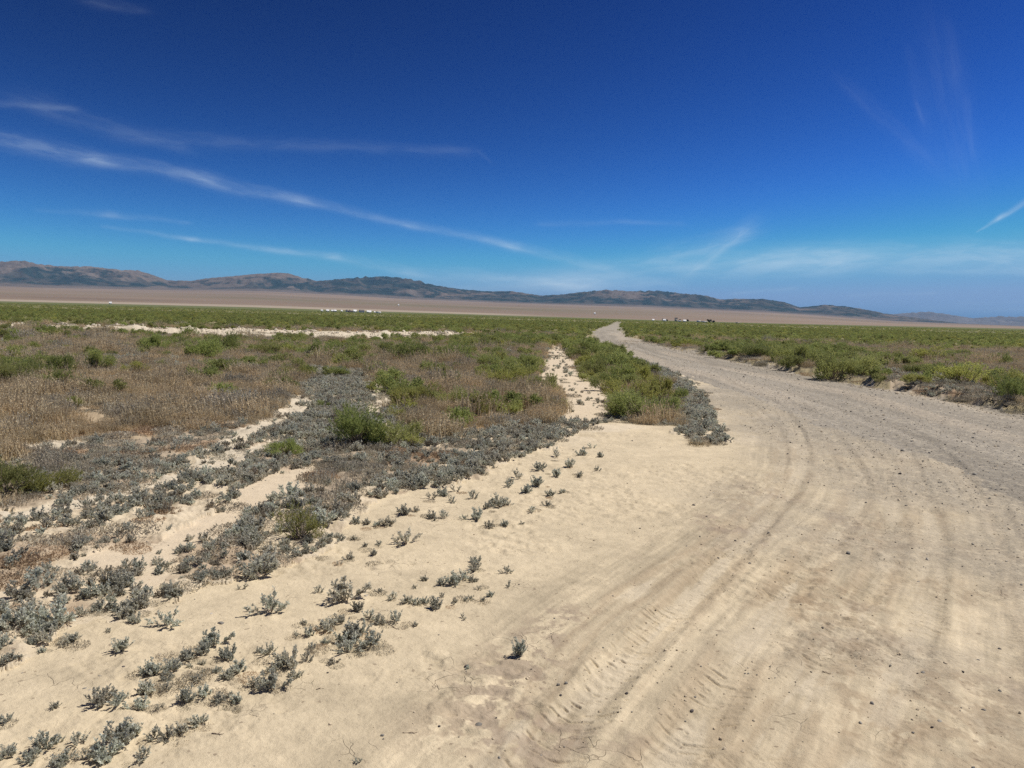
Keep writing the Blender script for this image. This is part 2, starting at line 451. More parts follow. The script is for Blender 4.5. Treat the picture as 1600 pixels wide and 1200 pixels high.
# ground material: the soil's own colours arrive as a vertex attribute, grain and cracks are procedural
def ground_material():
    m, b, out = material('soil')
    at = b.n('ShaderNodeAttribute', attribute_name='col'); gv = b.n('ShaderNodeAttribute', attribute_name='grav')
    sd = b.n('ShaderNodeAttribute', attribute_name='sandy')
    geo = b.n('ShaderNodeNewGeometry'); P = geo.outputs['Position']
    n1 = b.noise(P, 9, 6, .6); n2 = b.noise(P, 55, 5, .65); n3 = b.noise(P, 260, 3, .6); n4 = b.noise(P, 1.3, 4, .6)
    f = b.m('ADD', b.m('MULTIPLY', b.m('SUBTRACT', n1, .5), .55), b.m('ADD', b.m('MULTIPLY', b.m('SUBTRACT', n2, .5), .5), b.m('MULTIPLY', b.m('SUBTRACT', n3, .5), .35)))
    f = b.m('ADD', f, b.m('MULTIPLY', b.m('SUBTRACT', n4, .5), .35))
    f = b.m('ADD', b.m('MULTIPLY', f, .62), 1.0)
    col = b.vm('SCALE', at.outputs['Color'], sc_=f)
    # gravel grains: voronoi cells of differing greys
    v = b.n('ShaderNodeTexVoronoi'); b.set(v.inputs['Vector'], P); v.inputs['Scale'].default_value = 42
    v2 = b.n('ShaderNodeTexVoronoi'); b.set(v2.inputs['Vector'], P); v2.inputs['Scale'].default_value = 17
    sv = b.n('ShaderNodeSeparateColor'); b.nt.links.new(v.outputs['Color'], sv.inputs[0])
    sv2 = b.n('ShaderNodeSeparateColor'); b.nt.links.new(v2.outputs['Color'], sv2.inputs[0])
    gr = b.m('ADD', b.m('MULTIPLY', sv.outputs[0], .55), b.m('MULTIPLY', b.m('POWER', sv2.outputs[1], 5.0), .45))
    gcol = b.mix(1.0, col, b.mix(gr, (.62, .62, .66), (1.5, 1.47, 1.42)), 'MULTIPLY')
    gf = b.m('MULTIPLY', gv.outputs['Fac'], .85)
    col = b.mix(gf, col, gcol)
    # hairline mud cracks in patches of bare soil
    wv = b.n('ShaderNodeTexNoise'); b.set(wv.inputs['Vector'], P); wv.inputs['Scale'].default_value = 7; wv.inputs['Detail'].default_value = 3
    pw = b.vm('ADD', P, b.vm('SCALE', b.vm('SUBTRACT', wv.outputs['Color'], (.5, .5, .5)), sc_=.12))
    vc = b.n('ShaderNodeTexVoronoi', feature='DISTANCE_TO_EDGE'); b.set(vc.inputs['Vector'], pw); vc.inputs['Scale'].default_value = 8.5
    cr = b.ramp(vc.outputs['Distance'], .0, .022, 1, 0)
    pm = b.ramp(b.noise(P, 2.1, 3, .6), .53, .66)
    cm = b.m('MULTIPLY', b.m('MULTIPLY', cr, pm), sd.outputs['Fac'])
    col = b.mix(b.m('MULTIPLY', cm, .42), col, (.16, .115, .075))
    vs = b.n('ShaderNodeTexVoronoi'); b.set(vs.inputs['Vector'], pw); vs.inputs['Scale'].default_value = 26
    ss_ = b.n('ShaderNodeSeparateColor'); b.nt.links.new(vs.outputs['Color'], ss_.inputs[0])
    sp_ = b.m('MULTIPLY', b.m('GREATER_THAN', ss_.outputs[0], .9), b.ramp(vs.outputs['Distance'], .16, .26, 1, 0))
    col = b.mix(b.m('MULTIPLY', b.m('MULTIPLY', sp_, sd.outputs['Fac']), .55), col, (.17, .12, .085))
    hb = b.m('ADD', b.m('MULTIPLY', n1, .016), b.m('ADD', b.m('MULTIPLY', n2, .006), b.m('MULTIPLY', n3, .0030)))
    hb = b.m('ADD', hb, b.m('MULTIPLY', cm, -.004))
    hb = b.m('ADD', hb, b.m('MULTIPLY', b.m('MULTIPLY', b.m('SUBTRACT', .5, v.outputs['Distance']), gv.outputs['Fac']), .012))
    bp = b.n('ShaderNodeBump'); bp.inputs['Strength'].default_value = .8; bp.inputs['Distance'].default_value = 1.0
    b.nt.links.new(hb, bp.inputs['Height'])
    principled(b, out, col, .95, .15, bp.outputs[0])
    return m


M_SOIL = ground_material()

# ------------------------------------------------------------------ the ground sheet (polar grid about the viewpoint)
def ring_radii():
    r = [0.0, .5, 1.0, 1.5, 1.8]
    r += list(1 / np.linspace(1 / 2.0, 1 / 100.0, 860))
    while r[-1] < 42000: r.append(r[-1] * (1.02 if r[-1] < 3000 else 1.045))
    return np.array(r)


RR = ring_radii()
AA = np.concatenate([np.linspace(-math.pi, -math.radians(44), 40)[:-1], np.radians(np.linspace(-44, 44, 1240)), np.linspace(math.radians(44), math.pi, 40)[1:]])
R2, A2 = np.meshgrid(RR, AA, indexing='ij')
X = R2 * np.sin(A2); Y = R2 * np.cos(A2)
shp = X.shape; X = X.ravel(); Y = Y.ravel(); RAD = R2.ravel()
B = np.full(X.shape, SHRUB)
nm = RAD < 1500
B[nm] = biome(X[nm], Y[nm])
Z = height(X, Y, B)

# soil colours (albedo)
C_ = {SAND: (.60, .50, .345), SALT: (.60, .505, .365), BROWN: (.42, .33, .22), MAT: (.40, .325, .235), SHRUB: (.33, .275, .165), MIXED: (.40, .32, .215),
      PALE: (.61, .53, .405), GRAVEL: (.335, .30, .24), FEW: (.62, .515, .375)}
col = np.zeros((len(X), 3))
for k, c in C_.items(): col[B == k] = c
nn = RAD < 120
xx = X[nn]; yy_ = Y[nn]; cc = col[nn]; bb = B[nn]
# leaf litter among the saltbush
lit = ss(.50, .66, fbm(xx, yy_, .5, 4, 90)) * (bb == SALT)
cc = cc * (1 - lit[:, None] * .55) + np.array((.30, .21, .14)) * lit[:, None] * .55
# reddish dead weed patches
rd = ss(.55, .7, fbm(xx, yy_, .6, 3, 95)) * ((bb == MAT) | (bb == BROWN))
cc = cc * (1 - rd[:, None] * .6) + np.array((.34, .22, .13)) * rd[:, None] * .6
# gravel and turnout: lengthwise bands of packed and loose material
d_, s_, a_ = dist_line(xx, yy_, RCEN)
sd_ = np.where(s_ > 0, d_, -d_)
band = fbm(sd_ * 1.0, a_ * .05, .45, 4, 97, .6)
gm = ((bb == GRAVEL)).astype(float)
cc *= (1 + (band - .5)[:, None] * .75 * gm[:, None])
tan = ss(.50, .64, fbm(sd_, a_ * .06, .9, 3, 98)) * gm
cc = cc * (1 - tan[:, None] * .5) + np.array((.50, .43, .33)) * tan[:, None] * .5
sm = ((bb == SAND) & (RAD[nn] < 40))
xs = xx[sm]; ys_ = yy_[sm]; cs = cc[sm]
gmix = np.zeros(xs.shape); dark = np.zeros(xs.shape); lite = np.zeros(xs.shape)
trk = np.full(xs.shape, 9.)
for i, T in enumerate(TRACKS):
    d, s, a = dist_line(xs, ys_, T); q = d / TWID[i]; trk = np.minimum(trk, q)
    brk = ss(.38, .55, fbm(d * 3, a * .6, .35, 4, 120 + i, .65))
    dark = np.maximum(dark, np.exp(-((q - 1.0) / .6) ** 2) * brk * (1.0 if i != 4 else .5))
    lite = np.maximum(lite, ss(1.0, .3, q) * (1 - brk) * .8)
u_, v_, dd_ = to_pix(xs, ys_)
mot = fbm(xs, ys_, .2, 5, 136, .72); mot2 = ss(.56, .70, fbm(xs * .6, ys_, .5, 5, 137, .65))
cs = cs * (1 + (mot - .5) * .34 - .08 * mot2)[:, None]
# dark purplish crumbly patches where the crust is broken, tan packed dust elsewhere
broken = ss(.50, .66, fbm(xs, ys_, 1.0, 5, 130, .62)) * ss(7, 2.2, trk)
broken *= ss(.42, .56, fbm(xs, ys_, .09, 4, 131, .65))
outside = ss(10, 4, trk)
dA, sA, aA = dist_line(xs, ys_, TRACKS[2]); dA = np.where(sA > 0, dA, -dA)
stk_ = fbm(dA, aA * .05, .13, 4, 133, .65) * .55 + fbm(dA, aA * .06, .035, 3, 134, .7) * .45
cs = cs * (1 + (stk_ - .5) * 1.15 * ss(9, 3, trk))[:, None]
dk = np.clip(dark * .52 + broken * .6, 0, 1)[:, None]
cs = cs * (1 - dk) + np.array((.40, .305, .20)) * dk
pur = (ss(.56, .7, fbm(xs, ys_, 1.3, 4, 140)) * broken)[:, None]
cs = cs * (1 - pur * .5) + np.array((.37, .30, .235)) * pur * .5
cs = cs * (1 - lite[:, None] * .75) + np.array((.64, .545, .40)) * lite[:, None] * .75
cs *= (1 - .10 * outside[:, None])
# whitish salt where the track leaves the road
wh = ss(.5, .62, fbm(xs, ys_, .8, 4, 150)) * ss(720, 660, v_) * ss(8.5, 10.5, np.hypot(xs, ys_))
cs = cs * (1 - wh[:, None] * .5) + np.array((.66, .57, .44)) * wh[:, None] * .5
cc[sm] = cs
# crumbly gravel transition on the turnout
gd, gs, ga = dist_line(xs, ys_, gline([(1130, 610), (1180, 622), (1290, 668), (1400, 700), (1500, 735), (1600, 790), (2400, 1150)], 4))
gt = np.where(gs > 0, -gd, gd)
grv = np.zeros(xx.shape); grv[bb == GRAVEL] = 1
g2 = (1 - .35 * np.clip(lite, 0, 1)) * ss(3.4, -.3, gd + (fbm(xs, ys_, .9, 5, 160, .65) - .5) * 3.4) * .92
cs = cc[sm]; cs = cs * (1 - g2[:, None]) + np.array((.37, .325, .25)) * g2[:, None]; cc[sm] = cs
tmp = grv[sm]; grv[sm] = np.maximum(tmp, g2 * .8)
col[nn] = cc
grav = np.zeros(len(X)); grav[nn] = grv
sandy = np.isin(B, [SAND, FEW, SALT]).astype(float)
# far plain: green cover of greasewood seen edge-on, then the brown fans
azm = np.arctan2(X, Y)
gfar = np.maximum(ss(50, 130, RAD) * (B == SHRUB) * (RAD < 1500) * .6, ss(500, 1300, RAD)) * ss(2750, 2500, RAD + 500 * (fbm(X, Y, 700, 3, 170) - .5))
gcolr = np.array((.135, .145, .055))
onroad = np.zeros(len(X))
col = col * (1 - gfar[:, None]) + gcolr * gfar[:, None] * (.8 + .4 * fbm(X, Y, 60, 3, 171))[:, None]
fan = ss(2500, 2750, RAD)
t_ = fbm(X, Y, 1500, 5, 172, .6)[:, None]
fcol = np.array((.25, .185, .135)) * (.68 + .66 * t_)
fg = (ss(.45, .7, fbm(X * .3, Y, 1300, 4, 175)) * ss(9000, 4000, RAD))[:, None] * .5
fcol = fcol * (1 - fg) + np.array((.16, .15, .08)) * fg
col = col * (1 - fan[:, None]) + fcol * fan[:, None]
ln = (ss(2480, 2560, RAD) * ss(3000, 2900, RAD) * ss(.08, -.05, azm))[:, None] * .75
col = col * (1 - ln) + np.array((.40, .33, .25)) * ln

nr, na = shp
idx = np.arange(nr * na).reshape(shp)
F4 = np.stack([idx[:-1, :-1], idx[:-1, 1:], idx[1:, 1:], idx[1:, :-1]], -1)
F4 = F4[:, :, ::-1].reshape(-1, 4)
# join the seam behind the viewpoint is not needed: both ends meet on the same line
V3 = np.stack([X, Y, Z], 1)
fb = B[F4[:, 0]]; fr_ = RAD[F4[:, 0]]
road_f = (fb == GRAVEL) & (fr_ < 1500)
turn_f = (fb == SAND) & (fr_ < 1500)


def submesh(name, F, label, cat):
    used = np.unique(F); remap = np.zeros(len(V3), np.int64); remap[used] = np.arange(len(used))
    me = mesh_np(name, V3[used], remap[F], M_SOIL, {'col': col[used], 'grav': grav[used], 'sandy': sandy[used]}, smooth=True)
    o = ob(name, me); return tag(o, label, cat, None, 'structure')


submesh('gravel_road', F4[road_f], 'grey gravel road curving away across the plain to the horizon', 'road')
submesh('dirt_turnout', F4[turn_f & ~road_f], 'bare tan dirt turnout marked with tyre tracks', 'dirt')
submesh('ground', F4[~(road_f | turn_f)], 'pale desert ground under the scrub and the brown valley floor', 'ground')
del F4


def ground_z(x, y):
    x = np.atleast_1d(np.asarray(x, float)); y = np.atleast_1d(np.asarray(y, float)); return height(x, y)


# ------------------------------------------------------------------ mountains
def hill_material(name):
    m, b, out = material(name)
    at = b.n('ShaderNodeAttribute', attribute_name='col')
    geo = b.n('ShaderNodeNewGeometry'); P = geo.outputs['Position']
    n = b.noise(P, .0035, 5, .7); n2 = b.noise(P, .02, 3, .6)
    f = b.m('ADD', b.m('MULTIPLY', b.m('SUBTRACT', n, .5), 1.0), b.m('ADD', b.m('MULTIPLY', b.m('SUBTRACT', n2, .5), .5), 1.0))
    principled(b, out, b.vm('SCALE', at.outputs['Color'], sc_=f), 1.0, .05)
    return m


M_HILL = hill_material('mountainside')


def range_mesh(name, az0, az1, n_az, r0, r1, n_r, eA, eE, bE_fn, label, seed, colour_fn, ridge_at=.55):
    az = np.linspace(az0, az1, n_az); rr = np.linspace(r0, r1, n_r)
    R, A = np.meshgrid(rr, az, indexing='ij'); x = R * np.sin(A); y = R * np.cos(A)
    t = (R - r0) / (r1 - r0)
    e3 = np.interp(az, eA, eE) + (fbm(az * 1000, az * 0, 9, 4, seed + 9) - .5) * .0009; eb = bE_fn(az)
    base = far_z(x.ravel(), y.ravel()).reshape(x.shape)
    top = np.maximum(CAM_H + e3 * (r0 + ridge_at * (r1 - r0)) - base[int(ridge_at * n_r)], 2)
    n1 = fbm(x, y, 2600, 6, seed, .5); rg = 1 - np.abs(2 * fbm(x, y, 1500, 6, seed + 20, .55) - 1)
    rg2 = (1 - np.abs(2 * fbm(x, y, 520, 5, seed + 40, .55) - 1)) ** 1.6; rg = rg ** 1.5
    tw = t - .16 * (fbm(x, y, 1700, 4, seed + 60) - .25) * (t < ridge_at) * ss(ridge_at, .2, t)
    env = np.where(t < ridge_at, ss(0, ridge_at, tw) ** 1.15, ss(1.05, ridge_at, t))
    h = env * (.35 + .65 * n1 + 1.0 * (rg - .6) * (1 - .35 * env) + .75 * (rg2 - .6) * (1 - .85 * env))
    h = np.maximum(h, 0)
    z = base + h * top[None, :] * 1.3
    # bring every bearing's crest to the skyline
    for _ in range(4):
        el = ((z - CAM_H) / R).max(0)
        hh = z - base
        k = (e3 * R[np.argmax((z - CAM_H) / R, axis=0), np.arange(n_az)] + CAM_H - base[np.argmax((z - CAM_H) / R, axis=0), np.arange(n_az)]) / np.maximum(hh[np.argmax((z - CAM_H) / R, axis=0), np.arange(n_az)], 1)
        k = np.clip(k, .02, 3); kp = np.pad(k, 15, mode='edge'); k = np.convolve(kp, np.hanning(31) / np.hanning(31).sum(), 'valid')
        z = base + hh * k[None, :]
    z = z - 6 * (t < .02) - 30 * (t > .985)
    idx = np.arange(n_r * n_az).reshape(n_r, n_az)
    F = np.stack([idx[:-1, :-1], idx[1:, :-1], idx[1:, 1:], idx[:-1, 1:]], -1).reshape(-1, 4)[:, ::-1]
    V = np.stack([x.ravel(), y.ravel(), z.ravel()], 1)
    c = colour_fn(x.ravel(), y.ravel(), z.ravel(), t.ravel(), (h / np.maximum(h.max(0), .01)).ravel(), rg.ravel(), rg2.ravel())
    o = ob(name, mesh_np(name, V, F, M_HILL, {'col': c}, smooth=False)); tag(o, label, 'mountains', None, 'structure'); return o


def col_main(x, y, z, t, h, rg, rg2):
    u, v, d = to_pix(x, y, z)
    dark = np.zeros(x.shape)
    for poly in ([(-700, 405), (0, 428), (45, 415), (110, 418), (190, 424), (220, 436), (240, 446), (180, 456), (60, 452), (-700, 440)],
                 [(455, 446), (520, 436), (600, 430), (650, 436), (700, 452), (640, 452), (560, 468), (470, 460)],
                 [(700, 462), (900, 464), (1100, 474), (1300, 490), (1290, 497), (1000, 484), (800, 476)]):
        dark = np.maximum(dark, in_poly(u + (fbm(x, y, 500, 3, 3) - .5) * 20, v + (fbm(x, y, 500, 3, 4) - .5) * 8, poly) * 1.0)
    n = fbm(x, y, 700, 7, 201, .72) * .6 + fbm(x, y, 230, 4, 202, .6) * .25 + .15 * (1 - rg)
    m = ss(.43, .53, n + dark * .16 + .01 + .08 * ss(430, 560, u) - .10 * ss(.75, 1., h) * (u < 480))
    m = m * ss(.04, .14, h) * (.6 + .4 * ss(.35, .6, fbm(x, y, 160, 3, 205)))
    tan = np.array((.165, .13, .105)) * (.8 + .4 * fbm(x, y, 700, 3, 207))[:, None]
    return tan * (1 - m[:, None]) + np.array((.03, .042, .038)) * m[:, None]


range_mesh('mountain_range', math.radians(-58), math.radians(44), 2000, 11300, 17500, 170, RID_A, RID_E, lambda a: tanE(BASE_A, BASE_E, a),
           'long mountain range with dark juniper patches along the horizon', 300, col_main)
range_mesh('distant_mountains', math.radians(20), math.radians(56), 500, 24000, 33000, 90, FAR_A, FAR_E, lambda a: tanE(BASE_A, BASE_E, a),
           'pale blue far mountains beyond the right end of the range', 400,
           lambda x, y, z, t, h, a, b: np.array((.20, .16, .13)) * (.7 + .6 * fbm(x, y, 900, 4, 9))[:, None])

# ------------------------------------------------------------------ plants
def leaf_material(name, c1, c2, c3, rough=.7, trans=.25):
    """c1..c2: spread between leaves; c3: tint of whole plants"""
    m, b, out = material(name)
    at = b.n('ShaderNodeAttribute', attribute_name='v'); oi = b.n('ShaderNodeObjectInfo')
    c = b.mix(at.outputs['Fac'], c1, c2)
    c = b.mix(b.m('MULTIPLY', oi.outputs['Random'], .65), c, c3)
    br = b.m('ADD', b.m('MULTIPLY', b.m('FRACT', b.m('MULTIPLY', oi.outputs['Random'], 17.31)), .5), .75)
    c = b.vm('SCALE', c, sc_=br)
    p = b.n('ShaderNodeBsdfPrincipled'); b.set(p.inputs['Base Color'], c); p.inputs['Roughness'].default_value = rough; p.inputs['Specular IOR Level'].default_value = .25
    tr = b.n('ShaderNodeBsdfTranslucent'); b.set(tr.inputs['Color'], c)
    mx = b.n('ShaderNodeMixShader'); mx.inputs[0].default_value = trans
    b.nt.links.new(p.outputs[0], mx.inputs[1]); b.nt.links.new(tr.outputs[0], mx.inputs[2]); b.nt.links.new(mx.outputs[0], out.inputs['Surface'])
    return m


M_SALT = leaf_material('saltbush_leaf', (.44, .46, .385), (.72, .74, .63), (.53, .47, .37), .6, .48)
M_GREEN = leaf_material('greasewood_leaf', (.215, .265, .08), (.40, .445, .15), (.37, .36, .14), .65, .5)
M_LIME = leaf_material('yellow_green_leaf', (.29, .32, .075), (.52, .51, .165), (.38, .36, .12), .65, .5)
M_DRY = leaf_material('dry_grass', (.42, .32, .19), (.70, .56, .36), (.44, .39, .27), .85, .35)
M_DRYG = leaf_material('grey_weed', (.33, .285, .215), (.52, .46, .36), (.34, .33, .26), .85, .3)
M_RED = leaf_material('red_weed', (.37, .26, .165), (.52, .39, .26), (.36, .28, .19), .85, .3)


def plain_mat(name, c, var=.3, rough=.9, scale=20):
    m, b, out = material(name)
    oi = b.n('ShaderNodeObjectInfo'); g = b.n('ShaderNodeTexCoord')
    n = b.noise(g.outputs['Object'], scale, 4, .6)
    f = b.m('ADD', b.m('MULTIPLY', b.m('SUBTRACT', oi.outputs['Random'], .5), var), b.m('ADD', .7, b.m('MULTIPLY', n, .6)))
    principled(b, out, b.vm('SCALE', c, sc_=f), rough, .2); return m


M_WOOD = plain_mat('grey_twig', (.26, .21, .165))


def leaves(P, D, L, W, rng, fold=0):
    """diamond leaves at P along D"""
    n = len(P); D = D / np.linalg.norm(D, axis=1, keepdims=True)
    q = rng.normal(size=(n, 3)); s = np.cross(D, q); s /= np.linalg.norm(s, axis=1, keepdims=True) + 1e-9
    L = np.broadcast_to(L, (n,))[:, None]; W = np.broadcast_to(W, (n,))[:, None]
    V = np.stack([P - D * L * .05, P + D * L * .45 + s * W, P + D * L, P + D * L * .45 - s * W], 1)
    return V.reshape(-1, 3), np.arange(4 * n).reshape(n, 4)


def tubes(segs, sides=4):
    """segs: list of (points (k,3), radii (k))"""
    Vs = []; Fs = []; o = 0
    for pts, rad in segs:
        pts = np.asarray(pts, float); k = len(pts)
        d = np.gradient(pts, axis=0); d /= np.linalg.norm(d, axis=1, keepdims=True) + 1e-9
        ref = np.array((.31, .74, .59)); a = np.cross(d, ref); a /= np.linalg.norm(a, axis=1, keepdims=True) + 1e-9; b = np.cross(d, a)
        th = np.arange(sides) * 2 * math.pi / sides
        ring = pts[:, None] + (a[:, None] * np.cos(th)[None, :, None] + b[:, None] * np.sin(th)[None, :, None]) * np.asarray(rad)[:, None, None]
        Vs.append(ring.reshape(-1, 3))
        i = np.arange((k - 1) * sides).reshape(k - 1, sides); j = np.roll(i, -1, axis=1)
        Fs.append(np.stack([i, j, j + sides, i + sides], -1).reshape(-1, 4) + o); o += k * sides
    return np.vstack(Vs), np.vstack(Fs)


def join(parts):
    V = []; F = []; A = []; o = 0
    for v, f, a in parts:
        V.append(v); F.append(f + o); A.append(np.broadcast_to(a, (len(v),))); o += len(v)
    return np.vstack(V), np.vstack(F), np.concatenate(A)


def saltbush(seed, n_st=13, dense=1.0, low=.2, side=3, leafn=17, lean=0.0):
    """unit plant, about 2 across and 1.1 high"""
    g = np.random.default_rng(seed); P = []; D = []; L = []; segs = []
    for i in range(n_st):
        az = g.uniform(0, 2 * math.pi); el = g.uniform(low, 1.35); ln = g.uniform(.55, 1.05) * (1.0 if el < 1 else .95)
        d0 = np.array((math.cos(az) * math.cos(el), math.sin(az) * math.cos(el), math.sin(el)))
        d0[0] += lean
        k = 7; pts = [np.array((d0[0] * .04, d0[1] * .04, -.03))]; d = d0.copy()
        for j in range(k):
            d = d + np.array((0, 0, .10)) + g.normal(size=3) * .06; d /= np.linalg.norm(d); pts.append(pts[-1] + d * ln / k)
        pts = np.array(pts); segs.append((pts, np.linspace(.022, .007, len(pts))))
        br = [(pts, 1.0)]
        for s in range(side):
            t = g.uniform(.3, .8); q = pts[int(t * k)]; dd = (pts[min(int(t * k) + 1, k)] - q); dd /= np.linalg.norm(dd) + 1e-9
            dd = dd + g.normal(size=3) * .55; dd[2] = abs(dd[2]) + .2; dd /= np.linalg.norm(dd)
            l2 = ln * g.uniform(.2, .38); sp = np.array([q, q + dd * l2 * .5, q + dd * l2 + np.array((0, 0, .02))])
            segs.append((sp, np.array((.010, .008, .005)))); br.append((sp, .8))
        for b, sc_ in br:
            n = int(leafn * dense * (1.5 if sc_ == 1 else .8))
            t = g.uniform(.12 if sc_ == 1 else 0.05, 1, n) ** .8 * (len(b) - 1); i0 = np.minimum(t.astype(int), len(b) - 2); fr = (t - i0)[:, None]
            p = b[i0] * (1 - fr) + b[i0 + 1] * fr; ax = b[i0 + 1] - b[i0]; ax /= np.linalg.norm(ax, axis=1, keepdims=True) + 1e-9
            o = g.normal(size=(n, 3)); o -= (o * ax).sum(1)[:, None] * ax; o /= np.linalg.norm(o, axis=1, keepdims=True) + 1e-9
            P.append(p); D.append(ax * .75 + o * .8); L.append(g.uniform(.09, .15, n))
    P = np.vstack(P); D = np.vstack(D); L = np.concatenate(L)
    P[:, 2] = np.maximum(P[:, 2], .02)
    v, f = leaves(P, D, L, L * .32, g)
    sv, sf = tubes(segs, 3)
    return (v, f, np.repeat(g.random(len(P)), 4)), (sv, sf)


def greasewood(seed, twigs=420, lpt=20, leaf=.045, w=.10, stems=26, flat=.72, lumps=7, stray=.1):
    """unit shrub, about 2 across and 1.2 high; many ascending twigs of narrow leaves"""
    g = np.random.default_rng(seed)
    lc = []
    for i in range(lumps):
        a = g.uniform(0, 6.28); q = g.uniform(.15, .74); lc.append((math.cos(a) * q, math.sin(a) * q, g.uniform(.22, .8) * flat * (1.35 - q * .7), g.uniform(.2, .42)))
    lc = np.array(lc)
    ci = g.integers(0, lumps, twigs); dr = g.normal(size=(twigs, 3)); dr /= np.linalg.norm(dr, axis=1, keepdims=True)
    rad = g.uniform(.15, 1., twigs) ** .45
    T = lc[ci, :3] + dr * (lc[ci, 3] * rad)[:, None]
    T[:, 2] = np.abs(T[:, 2]) * .95 + .03
    ax = T - np.array((0, 0, -.25)); ax /= np.linalg.norm(ax, axis=1, keepdims=True); ax = ax + np.array((0, 0, .30)) + g.normal(size=(twigs, 3)) * .38
    ax /= np.linalg.norm(ax, axis=1, keepdims=True)
    tl = g.uniform(.09, .19, twigs) * np.where(g.random(twigs) < stray, 1.6, 1)
    n = twigs * lpt; k = np.repeat(np.arange(twigs), lpt); t = g.random(n)
    p = T[k] + ax[k] * (tl[k] * t)[:, None]; o = g.normal(size=(n, 3)); D = ax[k] * .65 + o * .5
    L = g.uniform(.7, 1.3, n) * leaf
    v, f = leaves(p, D, L, L * w, g)
    vv = np.clip(np.repeat(g.random(twigs), lpt) * .6 + g.random(n) * .4, 0, 1)
    segs = []
    pick = g.choice(twigs, min(stems * 3, twigs), replace=False)
    for j, i in enumerate(pick):
        b = np.array((g.normal() * .06, g.normal() * .06, -.04)); e = T[i] + ax[i] * tl[i] * .8; mid = (b + e) / 2 + g.normal(size=3) * .05; mid[2] *= .85
        segs.append((np.array([b, b * .6 + mid * .4, mid, e]), np.array((.022, .016, .011, .004)) * (1 if j < stems else .6)))
    return (v, f, np.repeat(vv, 4)), tubes(segs, 3)


def grass_tuft(seed, n=110, rad=.5, h=.55, wdt=.012, seeds=.5, bend=.35):
    """a patch of thin dry stems about 1 across"""
    g = np.random.default_rng(seed)
    a = g.uniform(0, 6.28, n); q = rad * np.sqrt(g.random(n)); b = np.stack([np.cos(a) * q, np.sin(a) * q, np.zeros(n) - .02], 1)
    hh = h * g.uniform(.45, 1.15, n); d = np.stack([g.normal(size=n) * bend * .6, g.normal(size=n) * bend * .6, np.ones(n)], 1); d /= np.linalg.norm(d, axis=1, keepdims=True)
    m = b + d * (hh * .5)[:, None]; d2 = d + g.normal(size=(n, 3)) * bend * .6; e = m + d2 * (hh * .5)[:, None]
    s = np.stack([np.cos(a * 7), np.sin(a * 7), np.zeros(n)], 1) * wdt
    V = np.stack([b - s, b + s, m + s * .8, m - s * .8, e + s * .15, e - s * .15], 1).reshape(-1, 3)
    i = np.arange(n)[:, None] * 6; F = np.vstack([i + np.array([[0, 1, 2, 3]]), i + np.array([[3, 2, 4, 5]])])
    vv = np.repeat(g.random(n), 6)
    ns = int(n * seeds * 6); k = g.integers(0, n, ns); t = g.random(ns)[:, None]
    p = m[k] * (1 - t) + e[k] * t; D = d[k] + g.normal(size=(ns, 3)) * .8; L = g.uniform(.04, .08, ns)
    L = L * .8; v2, f2 = leaves(p, D, L, L * .22, g)
    return join([(V, F, vv), (v2, f2, np.repeat(g.random(ns) * .7 + .3, 4))])


def mat_patch(seed, n=420, h=.16):
    """low mat of fine grey weed, unit radius"""
    g = np.random.default_rng(seed); a = g.uniform(0, 6.28, n); q = np.sqrt(g.random(n)) * .95
    P = np.stack([np.cos(a) * q, np.sin(a) * q, g.random(n) ** 1.5 * h * (1.1 - q)], 1)
    D = g.normal(size=(n, 3)); D[:, 2] = np.abs(D[:, 2]) + .3; L = g.uniform(.08, .17, n)
    v, f = leaves(P, D, L, L * .16, g); return v, f, np.repeat(g.random(n), 4)


def me_leaf(name, t, mat): return mesh_np(name, t[0], t[1], mat, {'v': t[2]})
def me_stem(name, t): return mesh_np(name, t[0], t[1], M_WOOD)


def me_both(name, lf, st, mat):
    v, f, a = join([lf, (st[0], st[1], 0.0)])
    me = mesh_np(name, v, f, mat, {'v': a}); me.materials.append(M_WOOD)
    mi = np.zeros(len(f), np.int32); mi[len(lf[1]):] = 1; me.polygons.foreach_set('material_index', mi); return me


SB = [saltbush(10 + i, n, dn, lo, si) for i, (n, dn, lo, si) in enumerate([(13, 1, .2, 3), (17, 1, .15, 3), (9, 1, .1, 3), (20, 1.1, .45, 3), (7, 1.1, .1, 2), (15, .9, .3, 4), (11, 1, .05, 3), (5, 1.2, .3, 2)])]
SB_PARTS = [(me_leaf('foliage', a, M_SALT), me_stem('stems', b)) for a, b in SB]
SB_ONE = [me_both('saltbush', a, b, M_SALT) for a, b in SB]
GW = [greasewood(50 + i, *p) for i, p in enumerate([(900, 22, .05, .13, 26, .72, 11, .35), (800, 22, .052, .12, 26, .66, 9, .4), (950, 20, .048, .14, 26, .75, 12, .3), (760, 22, .052, .12, 26, .62, 9, .45)])]
GW_PARTS = [(me_leaf('foliage', a, M_GREEN), me_stem('stems', b)) for a, b in GW]
GWL = [greasewood(60 + i, 620, 18, .055, .13, 24, fl, lu, .25) for i, (fl, lu) in enumerate([(.8, 6), (.6, 7), (.7, 5)])]
GWL_PARTS = [(me_leaf('foliage', a, M_LIME), me_stem('stems', b)) for a, b in GWL]
GWS_PARTS = [(me_leaf('foliage', a, M_LIME), me_stem('stems', b)) for a, b in [greasewood(68, 240, 15, .075, .09, 30, .75, 8, .6)]]
GM = [greasewood(70 + i, 380, 10, .085, .17, 8, fl, lu, .15) for i, (fl, lu) in enumerate([(.75, 6), (.6, 8), (.85, 5), (.5, 7), (.7, 6), (.65, 9)])]
GM_ONE = [me_both('greasewood_shrub', a, b, M_GREEN if i % 3 else M_LIME) for i, (a, b) in enumerate(GM)]
